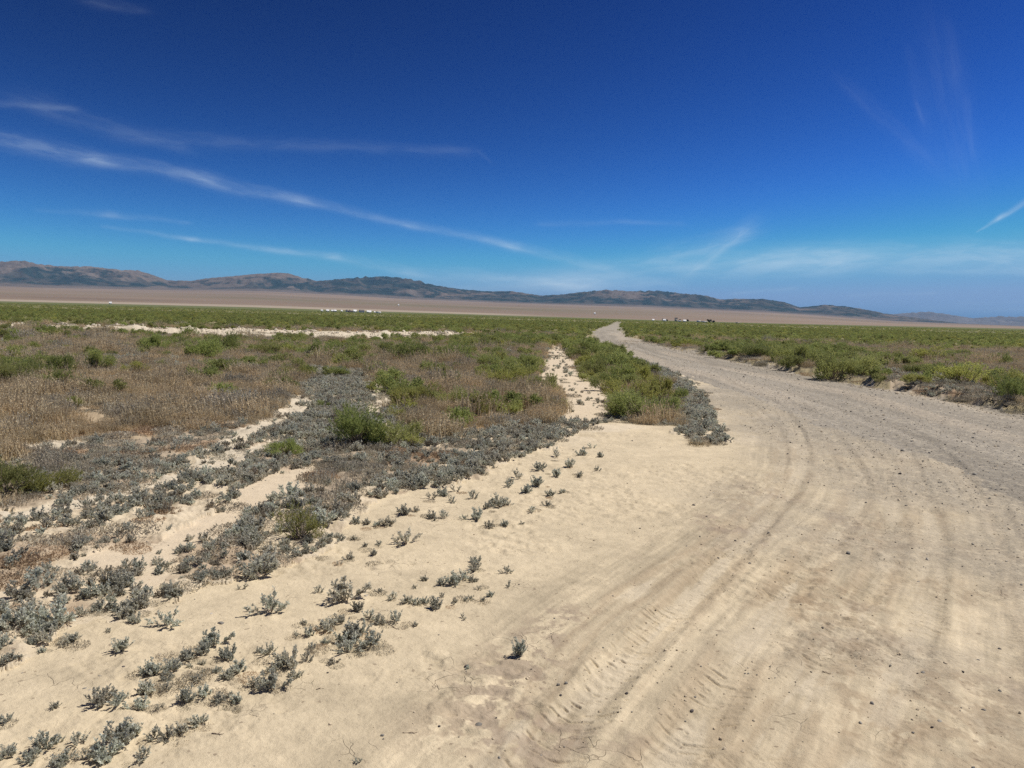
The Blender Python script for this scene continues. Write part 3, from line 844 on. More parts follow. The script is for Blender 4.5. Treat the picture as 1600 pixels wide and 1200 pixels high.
GM_ONE = [me_both('greasewood_shrub', a, b, M_LIME if i == 3 else M_GREEN) for i, (a, b) in enumerate(GM)]

# ---- positions from the photograph's layout
rng = np.random.default_rng(7)


def place_thing(name, parts, loc, s, rz, label, cat, group, sz=None):
    e = bpy.data.objects.new(name, None); e.empty_display_size = .05; COL.objects.link(e)
    e.location = loc; e.rotation_euler = (0, 0, rz); e.scale = (s, s, sz or s)
    tag(e, label, cat, group)
    for pn, me in zip(('foliage', 'stems'), parts):
        c = bpy.data.objects.new(pn, me); COL.objects.link(c); c.parent = e
    return e


def place_one(name, me, loc, s, rz, label, cat, group, sz=None):
    o = bpy.data.objects.new(name, me); COL.objects.link(o)
    o.location = loc; o.rotation_euler = (0, 0, rz); o.scale = (s, s, sz or s); return tag(o, label, cat, group)


# (x, y of the foot, width) in photograph pixels, grouped by clump
SALT_SPOTS = {
    'corner': [(10, 1130, 30), (122, 1165, 36), (72, 1172, 40), (90, 1162, 22), (48, 1190, 34), (15, 1183, 30), (95, 1197, 36), (185, 1160, 48), (165, 1187, 48), (208, 1150, 42), (240, 1155, 32), (262, 1156, 32), (285, 1146, 30), (222, 1187, 36), (140, 1187, 32)],
    'lower': [(335, 1010, 44), (318, 1022, 26), (292, 1032, 30), (358, 1028, 30), (240, 1055, 38), (270, 1050, 32), (260, 1065, 22), (297, 1044, 13), (317, 1040, 13), (307, 1065, 19), (318, 1053, 11), (355, 1060, 30), (375, 1050, 27),
              (340, 1052, 16), (160, 1100, 42), (185, 1102, 32), (230, 1086, 36), (215, 1108, 34), (260, 1080, 19), (250, 1108, 16), (292, 1098, 32), (320, 1088, 27), (345, 1098, 30), (370, 1098, 22), (395, 1075, 32),
              (452, 1040, 40), (420, 1024, 26), (405, 1020, 16), (480, 1035, 25), (425, 1050, 20), (462, 1060, 22), (425, 1078, 46), (405, 1070, 22), (435, 1042, 16), (310, 1132, 30)],
    'middle': [(512, 985, 36), (530, 975, 24), (475, 976, 15), (482, 993, 21), (460, 995, 17), (550, 1000, 42), (565, 992, 30), (545, 1020, 40), (585, 1010, 38), (490, 1016, 19), (507, 1008, 15), (521, 1038, 19), (558, 956, 23), (575, 970, 30), (595, 975, 26), (620, 973, 28), (535, 1005, 36), (570, 1012, 30)],
    'upper': [(592, 925, 13), (612, 936, 25), (635, 943, 23), (650, 945, 19), (662, 943, 19), (680, 952, 29), (692, 934, 15), (710, 943, 15), (728, 940, 13), (735, 937, 15), (755, 940, 11), (765, 933, 15), (748, 922, 13), (663, 908, 15), (648, 920, 11), (690, 915, 20), (710, 915, 31), (725, 905, 26), (740, 910, 17), (745, 880, 23), (740, 893, 27)],
    'rim': [(555, 818, 22), (605, 822, 28), (590, 822, 14), (555, 844, 15), (569, 855, 11), (590, 853, 15), (575, 820, 18), (632, 805, 29), (648, 800, 16), (675, 812, 24), (695, 810, 22), (725, 812, 14), (748, 813, 28), (760, 795, 16),
            (706, 786, 18), (738, 780, 22), (780, 792, 31), (795, 790, 14), (765, 824, 20), (790, 822, 18), (673, 780, 22), (690, 775, 22), (712, 768, 20), (545, 875, 21), (530, 882, 13), (585, 868, 15), (500, 862, 18), (459, 870, 24), (515, 843, 20),
            (820, 770, 24), (840, 760, 26), (855, 790, 16), (830, 800, 18), (810, 748, 24), (870, 745, 20), (890, 730, 22), (860, 775, 18), (845, 735, 24), (910, 712, 20), (925, 700, 16), (905, 745, 14), (935, 735, 12), (795, 760, 26), (880, 770, 12), (940, 715, 14), (815, 820, 12), (870, 715, 24)],
    'left': [(85, 975, 62), (35, 985, 46), (20, 1035, 24), (70, 1020, 16), (112, 1003, 26), (130, 963, 27), (212, 972, 22), (60, 925, 60), (33, 935, 46), (95, 1010, 22), (50, 1008, 18), (0, 1012, 40), (32, 942, 13), (50, 948, 17), (185, 958, 22), (155, 930, 34), (215, 945, 36)],
}
CLUMP = {
    'corner': ('small blue-grey saltbush in the clump at the bottom left corner', 'saltbush clump at the bottom left corner'),
    'lower': ('small blue-grey saltbush in the scattered clump on the sand above the corner clump', 'saltbush scattered on the lower left sand'),
    'middle': ('small blue-grey saltbush in the dense island clump on bare sand left of the lone seedling', 'saltbush island clump on the sand'),
    'upper': ('tiny saltbush sprig in the loose row on sand beyond the island clump', 'loose row of saltbush sprigs'),
    'rim': ('small saltbush standing apart along the sandy rim of the grey carpet', 'saltbush along the sandy rim'),
    'left': ('blue-grey saltbush at the left edge where the carpet thins to sand', 'saltbush at the left edge'),
}
LONE = [
    ((812, 1026), 38, 3, 'lone dark saltbush seedling in the middle of the bare sand'),
    ((560, 1193), 17, 4, 'tiny saltbush sprig alone at the bottom edge on bare sand'),
    ((190, 1017), 31, 3, 'upright cone-shaped saltbush alone on sand left of the scattered clump'),
    ((262, 979), 41, 2, 'star-shaped saltbush with low spreading stems on open sand'),
    ((422, 957), 50, 2, 'wide-spreading saltbush with a dead pale stem on sand below the carpet'),
    ((540, 939), 57, 6, 'wide saltbush with one tall central shoot and flat arms, above the island clump'),
    ((410, 900), 58, 1, 'large dark saltbush at the lower edge of the grey carpet'),
    ((634, 851), 37, 2, 'flat star-shaped saltbush on sand just below the carpet rim'),
    ((86, 1107), 17, 3, 'little round saltbush alone on pebbly sand near the left edge'),
    ((497, 927), 19, 4, 'thin low saltbush sprig left of the tall-shooted saltbush'),
    ((168, 989), 13, 4, 'tiny saltbush sprout just above the upright cone-shaped saltbush'),
    ((378, 922), 16, 7, 'small sprig of saltbush on sand below the large dark saltbush'),
    ((792, 896), 19, 2, 'small saltbush at the far right end of the sprig row'),
    ((795, 918), 15, 7, 'thin saltbush sprig below the rightmost plant of the row'),
    ((650, 979), 12, 3, 'tiny round saltbush right of the island clump'),
    ((725, 968), 14, 7, 'dried brownish saltbush sprig alone on sand right of the island clump'),
    ((730, 1046), 10, 3, 'very small dried tuft alone on the sand below the dried sprig'),
]


def gpos(u, v):
    x, y = pix_ground([u], [v]); z = ground_z(x, y)[0] - .004
    for _ in range(2):
        x, y = pix_ground([u], [v], z); z = ground_z(x, y)[0] - .004
    return float(x[0]), float(y[0]), float(z)


def px_size(loc, wpx): return wpx * loc[1] / F_PX


n_salt = 0
for (p, wpx, k, lab) in LONE:
    L_ = gpos(*p); s = px_size(L_, wpx) * .82
    place_thing('saltbush', SB_PARTS[k], L_, s * (.7 if p[0] == 812 else 1), rng.uniform(0, 6.28), lab, 'saltbush', None, s * (1.1 if p[0] == 812 else 1)); n_salt += 1
for key, spots in SALT_SPOTS.items():
    for (u, v, wpx) in spots:
        L_ = gpos(u + rng.normal() * 1.0, v); s = px_size(L_, wpx) * (.80 if key in ('corner', 'lower', 'middle', 'left') else .72); k = int(rng.integers(0, 8 if wpx < 25 else 7))
        place_thing('saltbush', SB_PARTS[k], L_, s, rng.uniform(0, 6.28), CLUMP[key][0], 'saltbush', CLUMP[key][1], s * rng.uniform(.85, 1.15)); n_salt += 1


# ---- scattering of what cannot be counted
def scatter(name, label, cat, pts, rot, scl, idx, protos):
    """points that carry one of the prototype meshes each"""
    coll = bpy.data.collections.new(name + '_kinds')
    for i, me in enumerate(protos):
        o = bpy.data.objects.new('%s_kind_%02d' % (name, i), me); coll.objects.link(o)
    me = bpy.data.meshes.new(name); n = len(pts); me.vertices.add(n); me.vertices.foreach_set('co', np.ascontiguousarray(pts, np.float32).ravel())
    a = me.attributes.new('rot', 'FLOAT_VECTOR', 'POINT'); a.data.foreach_set('vector', np.ascontiguousarray(rot, np.float32).ravel())
    a = me.attributes.new('scl', 'FLOAT_VECTOR', 'POINT'); a.data.foreach_set('vector', np.ascontiguousarray(scl, np.float32).ravel())
    a = me.attributes.new('idx', 'INT', 'POINT'); a.data.foreach_set('value', np.asarray(idx, np.int32))
    o = ob(name, me); tag(o, label, cat, None, 'stuff')
    gt = bpy.data.node_groups.new(name + '_scatter', 'GeometryNodeTree')
    gt.interface.new_socket('Geometry', in_out='INPUT', socket_type='NodeSocketGeometry'); gt.interface.new_socket('Geometry', in_out='OUTPUT', socket_type='NodeSocketGeometry')
    N = gt.nodes; gi = N.new('NodeGroupInput'); go = N.new('NodeGroupOutput'); ip = N.new('GeometryNodeInstanceOnPoints'); ci = N.new('GeometryNodeCollectionInfo')
    ci.inputs['Collection'].default_value = coll; ci.inputs['Separate Children'].default_value = True; ci.inputs['Reset Children'].default_value = True
    ip.inputs['Pick Instance'].default_value = True

    def na(nm, ty):
        q = N.new('GeometryNodeInputNamedAttribute'); q.data_type = ty; q.inputs['Name'].default_value = nm; return q.outputs['Attribute']
    K = gt.links
    K.new(gi.outputs[0], ip.inputs['Points']); K.new(ci.outputs[0], ip.inputs['Instance']); K.new(na('idx', 'INT'), ip.inputs['Instance Index'])
    K.new(na('rot', 'FLOAT_VECTOR'), ip.inputs['Rotation']); K.new(na('scl', 'FLOAT_VECTOR'), ip.inputs['Scale']); K.new(ip.outputs[0], go.inputs[0])
    md = o.modifiers.new('scatter', 'NODES'); md.node_group = gt
    return o


def candidates(n, r0, r1, power=2.0, spread=42, off=0):
    """random spots in the wedge the view opens to; power 2 = even per area"""
    a = np.radians(rng.uniform(-spread, spread, n)); q = rng.random(n)
    if power == 0: r = r0 * (r1 / r0) ** q
    else: r = (r0 ** power + q * (r1 ** power - r0 ** power)) ** (1 / power)
    return r * np.sin(a), r * np.cos(a)


def rots(n, tilt=.0):
    return np.stack([rng.normal(size=n) * tilt, rng.normal(size=n) * tilt, rng.uniform(0, 6.28, n)], 1)


# saltbush carpet
x, y = candidates(150000, 3.2, 40, 1.3)
b = biome(x, y, .6); r = np.hypot(x, y)
cl_ = fbm(x, y, .38, 3, 301); cl2 = fbm(x, y, .14, 2, 302)
acc_p = np.zeros(len(x))
acc_p[b == SALT] = (.44 + .8 * ss(830, 700, to_pix(x, y)[1]))[b == SALT]; acc_p[b == MAT] = .30; acc_p[b == FEW] = .05; acc_p[b == PALE] = .10; acc_p[(b == SHRUB) & (r < 14)] = .25; acc_p[b == MIXED] = .14
uu, vv_, _ = to_pix(x, y)
dens_r = np.clip((5.5 / r), .0, 1) ** .2
keep = rng.random(len(x)) < acc_p * np.maximum(ss(.42, .53, cl_ * .55 + cl2 * .45), .8 * ss(790, 730, uu * 0 + vv_) * (b == SALT)) * 1.1
x = x[keep]; y = y[keep]; b = b[keep]; r = r[keep]
z = ground_z(x, y) - .004
s = np.clip(rng.lognormal(-3.08, .32, len(x)), .022, .10) * (1 + .03 * r) * (.75 + .6 * fbm(x, y, .8, 2, 303))
order = np.argsort(r / s)                                # those that show largest come first
n_ind = max(0, 300 - n_salt)
vis = (np.abs(np.degrees(np.arctan2(x, y))) < 35) & (to_pix(x, y)[1] < 1190)
oi_ = [i for i in order if vis[i]][:n_ind]
for i in oi_:
    place_thing('saltbush', SB_PARTS[int(rng.integers(0, 7))], (x[i], y[i], z[i]), s[i], rng.uniform(0, 6.28), 'blue-grey saltbush packed in the near edge of the grey carpet', 'saltbush', 'saltbush in the near edge of the carpet')
rest = np.ones(len(x), bool); rest[oi_] = False
print('saltbush scattered', rest.sum())
sr = s[rest]
scatter('saltbush_carpet', 'dense carpet of small blue-grey saltbush over the lower left ground', 'saltbush', np.stack([x[rest], y[rest], z[rest]], 1), rots(rest.sum(), .12),
        np.stack([sr, sr, sr * rng.uniform(.8, 1.2, len(sr))], 1), np.where(rng.random(rest.sum()) < .13, rng.integers(8, 10, rest.sum()), rng.integers(0, 8, rest.sum())), SB_ONE + [me_both('dry_saltbush', *SB[k_], M_DRYG) for k_ in (1, 6)])

# dry grass and weeds
GT = [me_leaf('dry_grass', grass_tuft(100 + i, n, .5, h, wd, se), mt) for i, (n, h, wd, se, mt) in enumerate([(130, .5, .010, .6, M_DRY), (110, .62, .010, .7, M_DRY), (150, .38, .009, .5, M_DRY), (110, .42, .010, .8, M_DRYG), (120, .3, .010, .8, M_DRYG), (100, .5, .010, .8, M_DRY)])]
x, y = candidates(90000, 5.5, 75, 1.0)
b = biome(x, y, .7); r = np.hypot(x, y)
p = np.zeros(len(x)); p[b == BROWN] = .8; p[b == MIXED] = .5; p[(b == SHRUB)] = np.where(x > 1.5, .07, .12)[b == SHRUB];  p[b == SHRUB] = .14; p[b == MAT] = .22
p *= ss(.28, .5, fbm(x, y, .8, 3, 311)) * np.where(b == BROWN, 1, 1)
keep = rng.random(len(x)) < p
keep &= (dist_line(x, y, RCEN)[0] > 2.3) & ~((dist_line(x, y, REDGE)[0] < .3))
x = x[keep]; y = y[keep]; b = b[keep]; r = r[keep]
s = rng.lognormal(-1.45, .33, len(x)) * (1 + .012 * r) * (.6 + .9 * fbm(x, y, 1.1, 3, 313)) * np.where(b == MAT, .6, 1)
print('grass', len(x))
zone = fbm(x, y, 2.0, 3, 312) + rng.normal(size=len(x)) * .06
gi_ = np.where(b == MAT, 3 + rng.integers(0, 2, len(x)), np.where(zone > .5, rng.integers(0, 3, len(x)), 2 + rng.integers(0, 4, len(x))))
scatter('dry_grass', 'brown dry grass and weeds standing between the shrubs', 'dry grass', np.stack([x, y, ground_z(x, y) - .004], 1), rots(len(x), .08), np.stack([s, s, s * rng.uniform(.7, 1.25, len(x))], 1), gi_, GT)

# low grey and reddish mats
MP = [me_leaf('weed_mat', mat_patch(130 + i, 420, h), mt) for i, (h, mt) in enumerate([(.18, M_DRYG), (.25, M_DRYG), (.2, M_RED), (.3, M_DRYG)])]
x, y = candidates(60000, 3.4, 60, 1.0)
b = biome(x, y, .9); r = np.hypot(x, y)
p = np.zeros(len(x)); p[b == MAT] = .8; p[b == SALT] = .18; p[b == MIXED] = .4; p[b == SHRUB] = .4; p[b == BROWN] = .45; p[b == FEW] = .02; p[b == PALE] = .05
p *= ss(.38, .55, fbm(x, y, .5, 3, 321))
keep = rng.random(len(x)) < p
x = x[keep]; y = y[keep]; b = b[keep]; r = r[keep]; s = rng.uniform(.07, .16, len(x)) * (1 + .04 * r)
redz = fbm(x, y, .6, 3, 95) > .655
rc_ = dist_line(x, y, RCEN)[0] > 2.2; x = x[rc_]; y = y[rc_]; s = s[rc_]; redz = redz[rc_]
lu = []
for key in ('lower', 'middle', 'upper', 'corner', 'left', 'rim'):
    for (u_c, v_c, w_c) in SALT_SPOTS[key]:
        for q_ in range(2 if key in ('middle', 'lower', 'left') else 1):
            if rng.random() < .75: lu.append((u_c + rng.normal() * w_c * .5, v_c + rng.normal() * w_c * .22))
lx, ly = pix_ground([q_[0] for q_ in lu], [q_[1] for q_ in lu])
x = np.concatenate([x, lx]); y = np.concatenate([y, ly]); s = np.concatenate([s, rng.uniform(.025, .07, len(lx))]); redz = np.concatenate([redz, rng.random(len(lx)) < .15])
print('mats', len(x))
scatter('weed_mat', 'low grey-brown mat of weeds and litter between the plants', 'weeds', np.stack([x, y, ground_z(x, y) - .002], 1), rots(len(x), .05), np.stack([s, s, s], 1),
        np.where(redz, 2, np.array([0, 1, 3])[rng.integers(0, 3, len(x))]), MP)

# ------------------------------------------------------------------ green shrubs
# (x, foot y, width, height in photograph pixels, kind, label)
SHRUBS = [
    (562, 702, 94, 74, 'g', 'full green shrub in the middle of the grey carpet, largest on the left side'), (616, 700, 84, 56, 'g', 'right half of the twin green shrub in the grey carpet, slightly lower'),
    (645, 697, 36, 26, 's', 'low yellow-green tuft touching the right side of the largest carpet shrub'),
    (8, 778, 90, 66, 'g', 'dark green shrub cut by the left edge of the picture'), (72, 768, 66, 42, 'l', 'low yellow-green shrub leaning right beside the dark shrub at the left edge'),
    (470, 848, 74, 60, 's', 'pale yellow-green bush nearest the viewer on the rim of the grey carpet'), (447, 714, 46, 26, 'g', 'low green shrublet in the carpet left of the largest carpet shrub'),
    (508, 640, 24, 16, 'g', 'small green shrublet beside the pale sand streak'), (460, 592, 42, 28, 'l', 'yellow-green shrub at the right end of the brown grass'),
    (640, 640, 60, 40, 'l', 'leftmost yellowish shrub of the row above the largest carpet shrub'), (668, 632, 50, 36, 'l', 'second yellowish shrub of the row above the largest carpet shrub'), (703, 636, 48, 38, 'g', 'greener middle shrub of the yellowish row'),
    (752, 650, 54, 40, 'l', 'rightmost yellow-green shrub of the yellowish row'), (622, 658, 32, 22, 'l', 'small yellow shrub beside the pale sand patch'),
    (851, 614, 46, 32, 'g', 'rounded green shrub on the left side of the sand path'), (865, 640, 34, 22, 'l', 'low yellowish shrub just in front of the rounded shrub by the sand path'),
    (1005, 656, 92, 58, 'g', 'broad bright green shrub at the near end of the roadside clump'), (978, 650, 60, 44, 'g', 'left low shoulder shrub of the roadside clump'), (985, 632, 66, 52, 'l', 'yellow-topped shrub in the middle of the roadside clump'),
    (1038, 630, 48, 50, 'l', 'taller yellow-green shrub at the right of the roadside clump'), (1062, 625, 26, 22, 'g', 'small shrub at the road side of the roadside clump'),
    (948, 612, 44, 30, 'g', 'dark green shrub at the left of the roadside clump by the sand path'), (972, 600, 46, 38, 'g', 'green shrub at the back of the roadside clump'), (930, 590, 44, 32, 'g', 'green shrub where the sand path narrows'),
    (1000, 600, 40, 36, 'l', 'golden-topped shrub behind the roadside clump'), (912, 560, 44, 30, 'g', 'green shrub on the left verge where the road bends'),
    (1302, 596, 66, 46, 'g', 'tall dark green shrub overhanging the right road bank'), (1345, 596, 62, 40, 'g', 'bright green shrub right beside the tall dark one on the right road bank'), (1252, 580, 46, 36, 'g', 'green shrub on the right bank before the tall dark one'),
    (1222, 574, 40, 30, 'g', 'rounded green shrub on the right bank two before the tall dark one'), (1180, 566, 44, 26, 'g', 'low green shrub at the right road edge in mid distance'), (1438, 613, 44, 18, 'l', 'small low yellow-green shrub at the foot of the right road bank'),
    (1508, 602, 74, 36, 'l', 'wide yellow-green shrub back from the right road bank'), (1450, 566, 46, 26, 'l', 'yellow-green shrub in the grey clearing right of the road'), (1393, 568, 34, 22, 'g', 'small yellow-green shrub at the left of the grey clearing'), (1425, 585, 28, 18, 'g', 'small green shrub in front of the grey clearing'),
    (1580, 640, 74, 54, 'g', 'big green shrub at the right edge of the picture beside the road'), (1602, 612, 60, 46, 'l', 'yellow-green shrub behind the big one at the right edge'), (1548, 606, 40, 22, 'l', 'low yellowish shrub left of the shrubs at the right edge'), (1560, 566, 30, 22, 'g', 'dark shrub in the brown grass at the far right'),
    (245, 552, 42, 32, 'g', 'dark green rounded shrub right of the brown grass clearing'), (100, 590, 52, 36, 'g', 'green shrub in the left field with a flat top'), (150, 580, 42, 34, 'g', 'upright dark green shrub in the left field'), (22, 604, 62, 42, 'g', 'wide green shrub near the left edge of the left field'),
    (64, 596, 56, 36, 'g', 'olive green shrub between the two shrubs of the left field'), (320, 562, 62, 38, 'g', 'broad green shrub below the pale bank in the left field'), (352, 550, 44, 34, 'g', 'green shrub touching the pale bank in the left field'), (205, 585, 40, 24, 'l', 'low yellow shrub in the left field'),
    (640, 566, 60, 36, 'g', 'dark green shrub centre left beyond the brown weeds'), (500, 560, 46, 30, 'g', 'bright green shrub below the pale bank, left of centre'), (560, 556, 44, 26, 'g', 'green shrub below the pale bank, centre left'), (600, 562, 44, 28, 'g', 'rounded green shrub between the centre left shrubs'),
    (715, 562, 50, 30, 'g', 'grey-green shrub near the middle of the field'), (785, 600, 58, 36, 'l', 'broad yellow-green shrub left of the sand path'), (822, 588, 52, 36, 'g', 'green shrub left of the narrow start of the sand path'), (765, 580, 44, 30, 'g', 'green shrub beyond the broad yellow-green one'), (420, 556, 44, 24, 'g', 'green shrub above the brown grass left of centre'),
    (340, 618, 24, 18, 'g', 'tiny green shrub beside the pale patch in the brown grass'), (530, 590, 34, 20, 'g', 'small green shrub at the top of the grey carpet'),
]
n_sh = 0
taken = []
for i, (u, v, wp, hp, kd, lab) in enumerate(SHRUBS):
    L_ = gpos(u, v); L_ = (L_[0], L_[1] + .0, L_[2])
    s = px_size(L_, wp) * .66; szz = px_size(L_, hp) * .94
    dy = s * .45; k = (L_[1] + dy) / L_[1]; L_ = (L_[0] * k, L_[1] * k, L_[2]); s *= k; szz *= k
    parts = {'g': GW_PARTS, 'l': GWL_PARTS, 's': GWS_PARTS}[kd]; parts = parts[int(rng.integers(0, len(parts)))]
    place_thing('greasewood_shrub', parts, L_, s, rng.uniform(0, 6.28), lab, 'shrub', None, szz); n_sh += 1
    taken.append((L_[0], L_[1], s))
taken = np.array(taken)

x1, y1 = candidates(5200, 11, 60, 2.0); x2, y2 = candidates(26000, 60, 330, 1.7); x3, y3 = candidates(15000, 330, 1500, 1.4)
x = np.concatenate([x1, x2, x3]); y = np.concatenate([y1, y2, y3]); b = biome(x, y, .8); r = np.hypot(x, y)
p = np.zeros(len(x)); p[b == SHRUB] = 1.0; p[b == MIXED] = .8; p[b == BROWN] = .15; p[b == MAT] = .12
gap = fbm(x, y, 5, 3, 331)
p *= np.where(r < 70, ss(.30, .46, gap), 1)
p *= np.where((r < 60) & (b == SHRUB) & (x < 0), .85, 1)
uu, vv_, _ = to_pix(x, y)
p[(uu > 870) & (uu < 1100) & (vv_ > 575)] *= .35; p[(uu > 1000) & (uu < 1200) & (vv_ > 590)] = 0; p[(uu > 930) & (uu < 1200) & (vv_ > 650)] = 0      # that clump is set out by hand
keep = rng.random(len(x)) < p
dm = np.min(np.hypot(x[:, None] - taken[None, :, 0], y[:, None] - taken[None, :, 1]) / taken[None, :, 2], axis=1)
keep &= dm > .9
# keep clear of the road (a shrub's skirt must not sit on it)
d, sd__, a = dist_line(x, y, REDGE)
keep &= ~((d < np.where(r < 20, .35, .1)) & (r < 150))
dl, sdl, al = dist_line(x, y, RCEN)
keep &= dl > 1.6
db, _, _ = dist_line(x, y, BERM)
keep &= ~((db < 1.7) & (x < 4))
keep &= ~((db < 4.5) & (x < 2) & (y < 60) & (rng.random(len(x)) < .55) & (np.hypot(x, y) < np.interp(np.arctan2(x, y), np.sort(np.arctan2(BERM[:, 0], BERM[:, 1])), np.hypot(BERM[:, 0], BERM[:, 1])[np.argsort(np.arctan2(BERM[:, 0], BERM[:, 1]))])))
x = x[keep]; y = y[keep]; r = r[keep]; b = b[keep]
s = rng.uniform(.22, .52, len(x)) * (1 + .35 * (fbm(x, y, 9, 2, 341) - .5)) * np.where(r > 60, 1.25, np.where(b == SHRUB, 1.18, 1)) * np.where(r > 330, np.clip(r / 330, 1, 3) ** .8 * 1.5, 1)
sz = s * rng.uniform(.7, 1.05, len(x)) * np.where(r > 330, .62 * np.clip(330 / r, .4, 1) ** .5, 1)
z = ground_z(x, y) - .02
print('shrubs', len(x))
vis = np.abs(np.degrees(np.arctan2(x, y))) < 35.5
order = [i for i in np.argsort(r / s) if vis[i]][:300 - n_sh]
for i in order:
    u_i, v_i, _ = to_pix(np.array([x[i]]), np.array([y[i]])); u_i = u_i[0]; v_i = v_i[0]
    if u_i > 985: lb, gp = 'green shrub in the dense scrub field right of the road', 'shrubs in the field right of the road'
    elif v_i < 512 + .02 * (u_i - 250): lb, gp = 'green shrub in the band beyond the pale bank left of the road', 'shrubs beyond the pale bank'
    elif u_i > 760: lb, gp = 'green shrub in the scrub between the field and the road bend', 'shrubs left of the road bend'
    else: lb, gp = 'green shrub among dry grass in the left field before the pale bank', 'shrubs in the left field'
    place_one('greasewood_shrub', GM_ONE[int(rng.integers(0, 6))], (x[i], y[i], z[i]), s[i], rng.uniform(0, 6.28), lb, 'shrub', gp, sz[i])
rest = np.ones(len(x), bool); rest[order] = False
GF = [greasewood(90 + i, 130, 7, .15, .16, 3, fl, lu, .15) for i, (fl, lu) in enumerate([(.75, 6), (.6, 8), (.85, 5), (.5, 7), (.7, 6)])]
GF_ONE = [me_both('far_scrub', a, b_, M_LIME if i == 3 else M_GREEN) for i, (a, b_) in enumerate(GF)]
near_r = (r < 75) & rest; far_r = (r >= 75) & rest
if near_r.any():
    scatter('scrub', 'mass of smaller green shrubs filling the middle distance', 'scrub', np.stack([x, y, z], 1)[near_r], rots(near_r.sum(), .05), np.stack([s, s, sz], 1)[near_r], rng.integers(0, 6, near_r.sum()), GM_ONE)
scatter('far_scrub', 'sea of green scrub covering the plain to the horizon', 'scrub', np.stack([x, y, z], 1)[far_r], rots(far_r.sum(), .05), np.stack([s, s, sz], 1)[far_r], rng.integers(0, 5, far_r.sum()), GF_ONE)

# ------------------------------------------------------------------ stones, clods, sticks
def rock_mesh(name, seed, mat, rough=.25, sub=2):
    import bmesh
    bm = bmesh.new(); bmesh.ops.create_icosphere(bm, subdivisions=sub, radius=1)
    g = np.random.default_rng(seed); cuts = [(Vector(g.normal(size=3)).normalized(), g.uniform(.55, .85)) for _ in range(8)]
    sx, sy, sz_ = g.uniform(.8, 1.2), g.uniform(.6, .95), g.uniform(.45, .7)
    for v in bm.verts:
        c = v.co.copy()
        for n, d in cuts:
            e = c.dot(n) - d
            if e > 0: c -= n * e * .9
        c *= 1 + g.normal() * .03 * rough
        v.co = Vector((c.x * sx, c.y * sy, c.z * sz_ + .25))
    me = bpy.data.meshes.new(name); bm.to_mesh(me); bm.free(); me.materials.append(mat); return me


M_ST = plain_mat('grey_stone', (.25, .23, .20), .6, .85, 3)
M_STL = plain_mat('pale_stone', (.40, .355, .29), .5, .85, 3)
M_CLOD = plain_mat('dirt_clod', (.50, .41, .29), .3, .95, 3)
M_STB = plain_mat('dark_pebble', (.10, .085, .08), .4, .8, 3)
RK = [rock_mesh('stone', 500 + i, m_) for i, m_ in enumerate([M_ST, M_ST, M_STL, M_CLOD, M_CLOD, M_STB])]
STONES = [
    (1562, 1081, 9, 1, 'dark oval stone near the right edge, largest on the dirt'), (1537, 1110, 7, 0, 'dark stone just left of the largest oval stone'), (1340, 1000, 6, 1, 'grey stone on the track below the wide rut'),
    (1528, 1032, 6, 0, 'dark grey stone by the right-hand rut'), (1562, 1015, 7, 5, 'dark stone high on the right-hand rut'), (1442, 1052, 8, 0, 'bluish stone lying between the tracks at lower right'), (1468, 1128, 8, 0, 'blue-grey stone at the lower right between ruts'),
    (1476, 1140, 5, 5, 'small black stone beside the blue-grey stone'), (1285, 983, 5, 5, 'small dark stone in the middle of the turnout'), (748, 1134, 12, 0, 'flat blue-grey stone on the bare sand at bottom centre'), (730, 1042, 10, 5, 'rough dark clod on the sand near the lone seedling'),
    (345, 975, 10, 0, 'flat grey stone on sand above the scattered clump'), (572, 932, 9, 2, 'rounded grey stone right of the tall-shooted saltbush'), (192, 1043, 7, 5, 'small dark stone on sand below the cone-shaped saltbush'), (156, 1057, 6, 0, 'grey pebble on sand left of the scattered clump'),
    (132, 1077, 7, 0, 'grey flat pebble beside the violet one on the left sand'), (140, 1079, 7, 2, 'violet-grey pebble on the left sand'), (35, 1053, 6, 1, 'bluish pebble near the left edge'), (12, 1056, 5, 5, 'black pebble nearest the left edge'), (45, 1094, 4, 5, 'dark pebble above the left-edge saltbush'),
    (54, 1076, 4, 5, 'small brown pebble on the cracked sand at left'), (330, 960, 7, 2, 'pale lilac stone above the flat grey stone'), (290, 948, 3, 5, 'tiny dark pebble right of the carpet edge'), (104, 1040, 4, 5, 'brown pebble below the left carpet edge'), (685, 993, 5, 5, 'small dark clod right of the island clump'),
    (661, 1155, 4, 5, 'dark pebble left of the flat blue-grey stone at the bottom'), (530, 1190, 6, 5, 'dark pebble beside the tiny sprig at the bottom edge'), (957, 932, 5, 5, 'dark crumb on the outer edge of the tyre track'), (1084, 790, 6, 5, 'small dark clod on the bare sand in the middle distance'), (1260, 1178, 4, 5, 'small dark stone at the bottom right centre'),
    (1435, 910, 5, 0, 'dark stone on the edge of the wide rut'), (1118, 1146, 4, 5, 'tiny dark stone low between the treaded tracks'), (1523, 742, 8, 0, 'grey stone where the gravel meets the dirt'), (1500, 722, 6, 1, 'dark stone in the gravel at the right'), (1410, 705, 7, 0, 'grey stone at the gravel edge near the wide rut'),
]
for (u, v, wp, k, lab) in STONES:
    L_ = gpos(u, v); s = px_size(L_, wp) * .55
    place_one('stone' if k != 5 else 'pebble', RK[k], (L_[0], L_[1], L_[2] - s * .1), s, rng.uniform(0, 6.28), lab, 'stone', None)

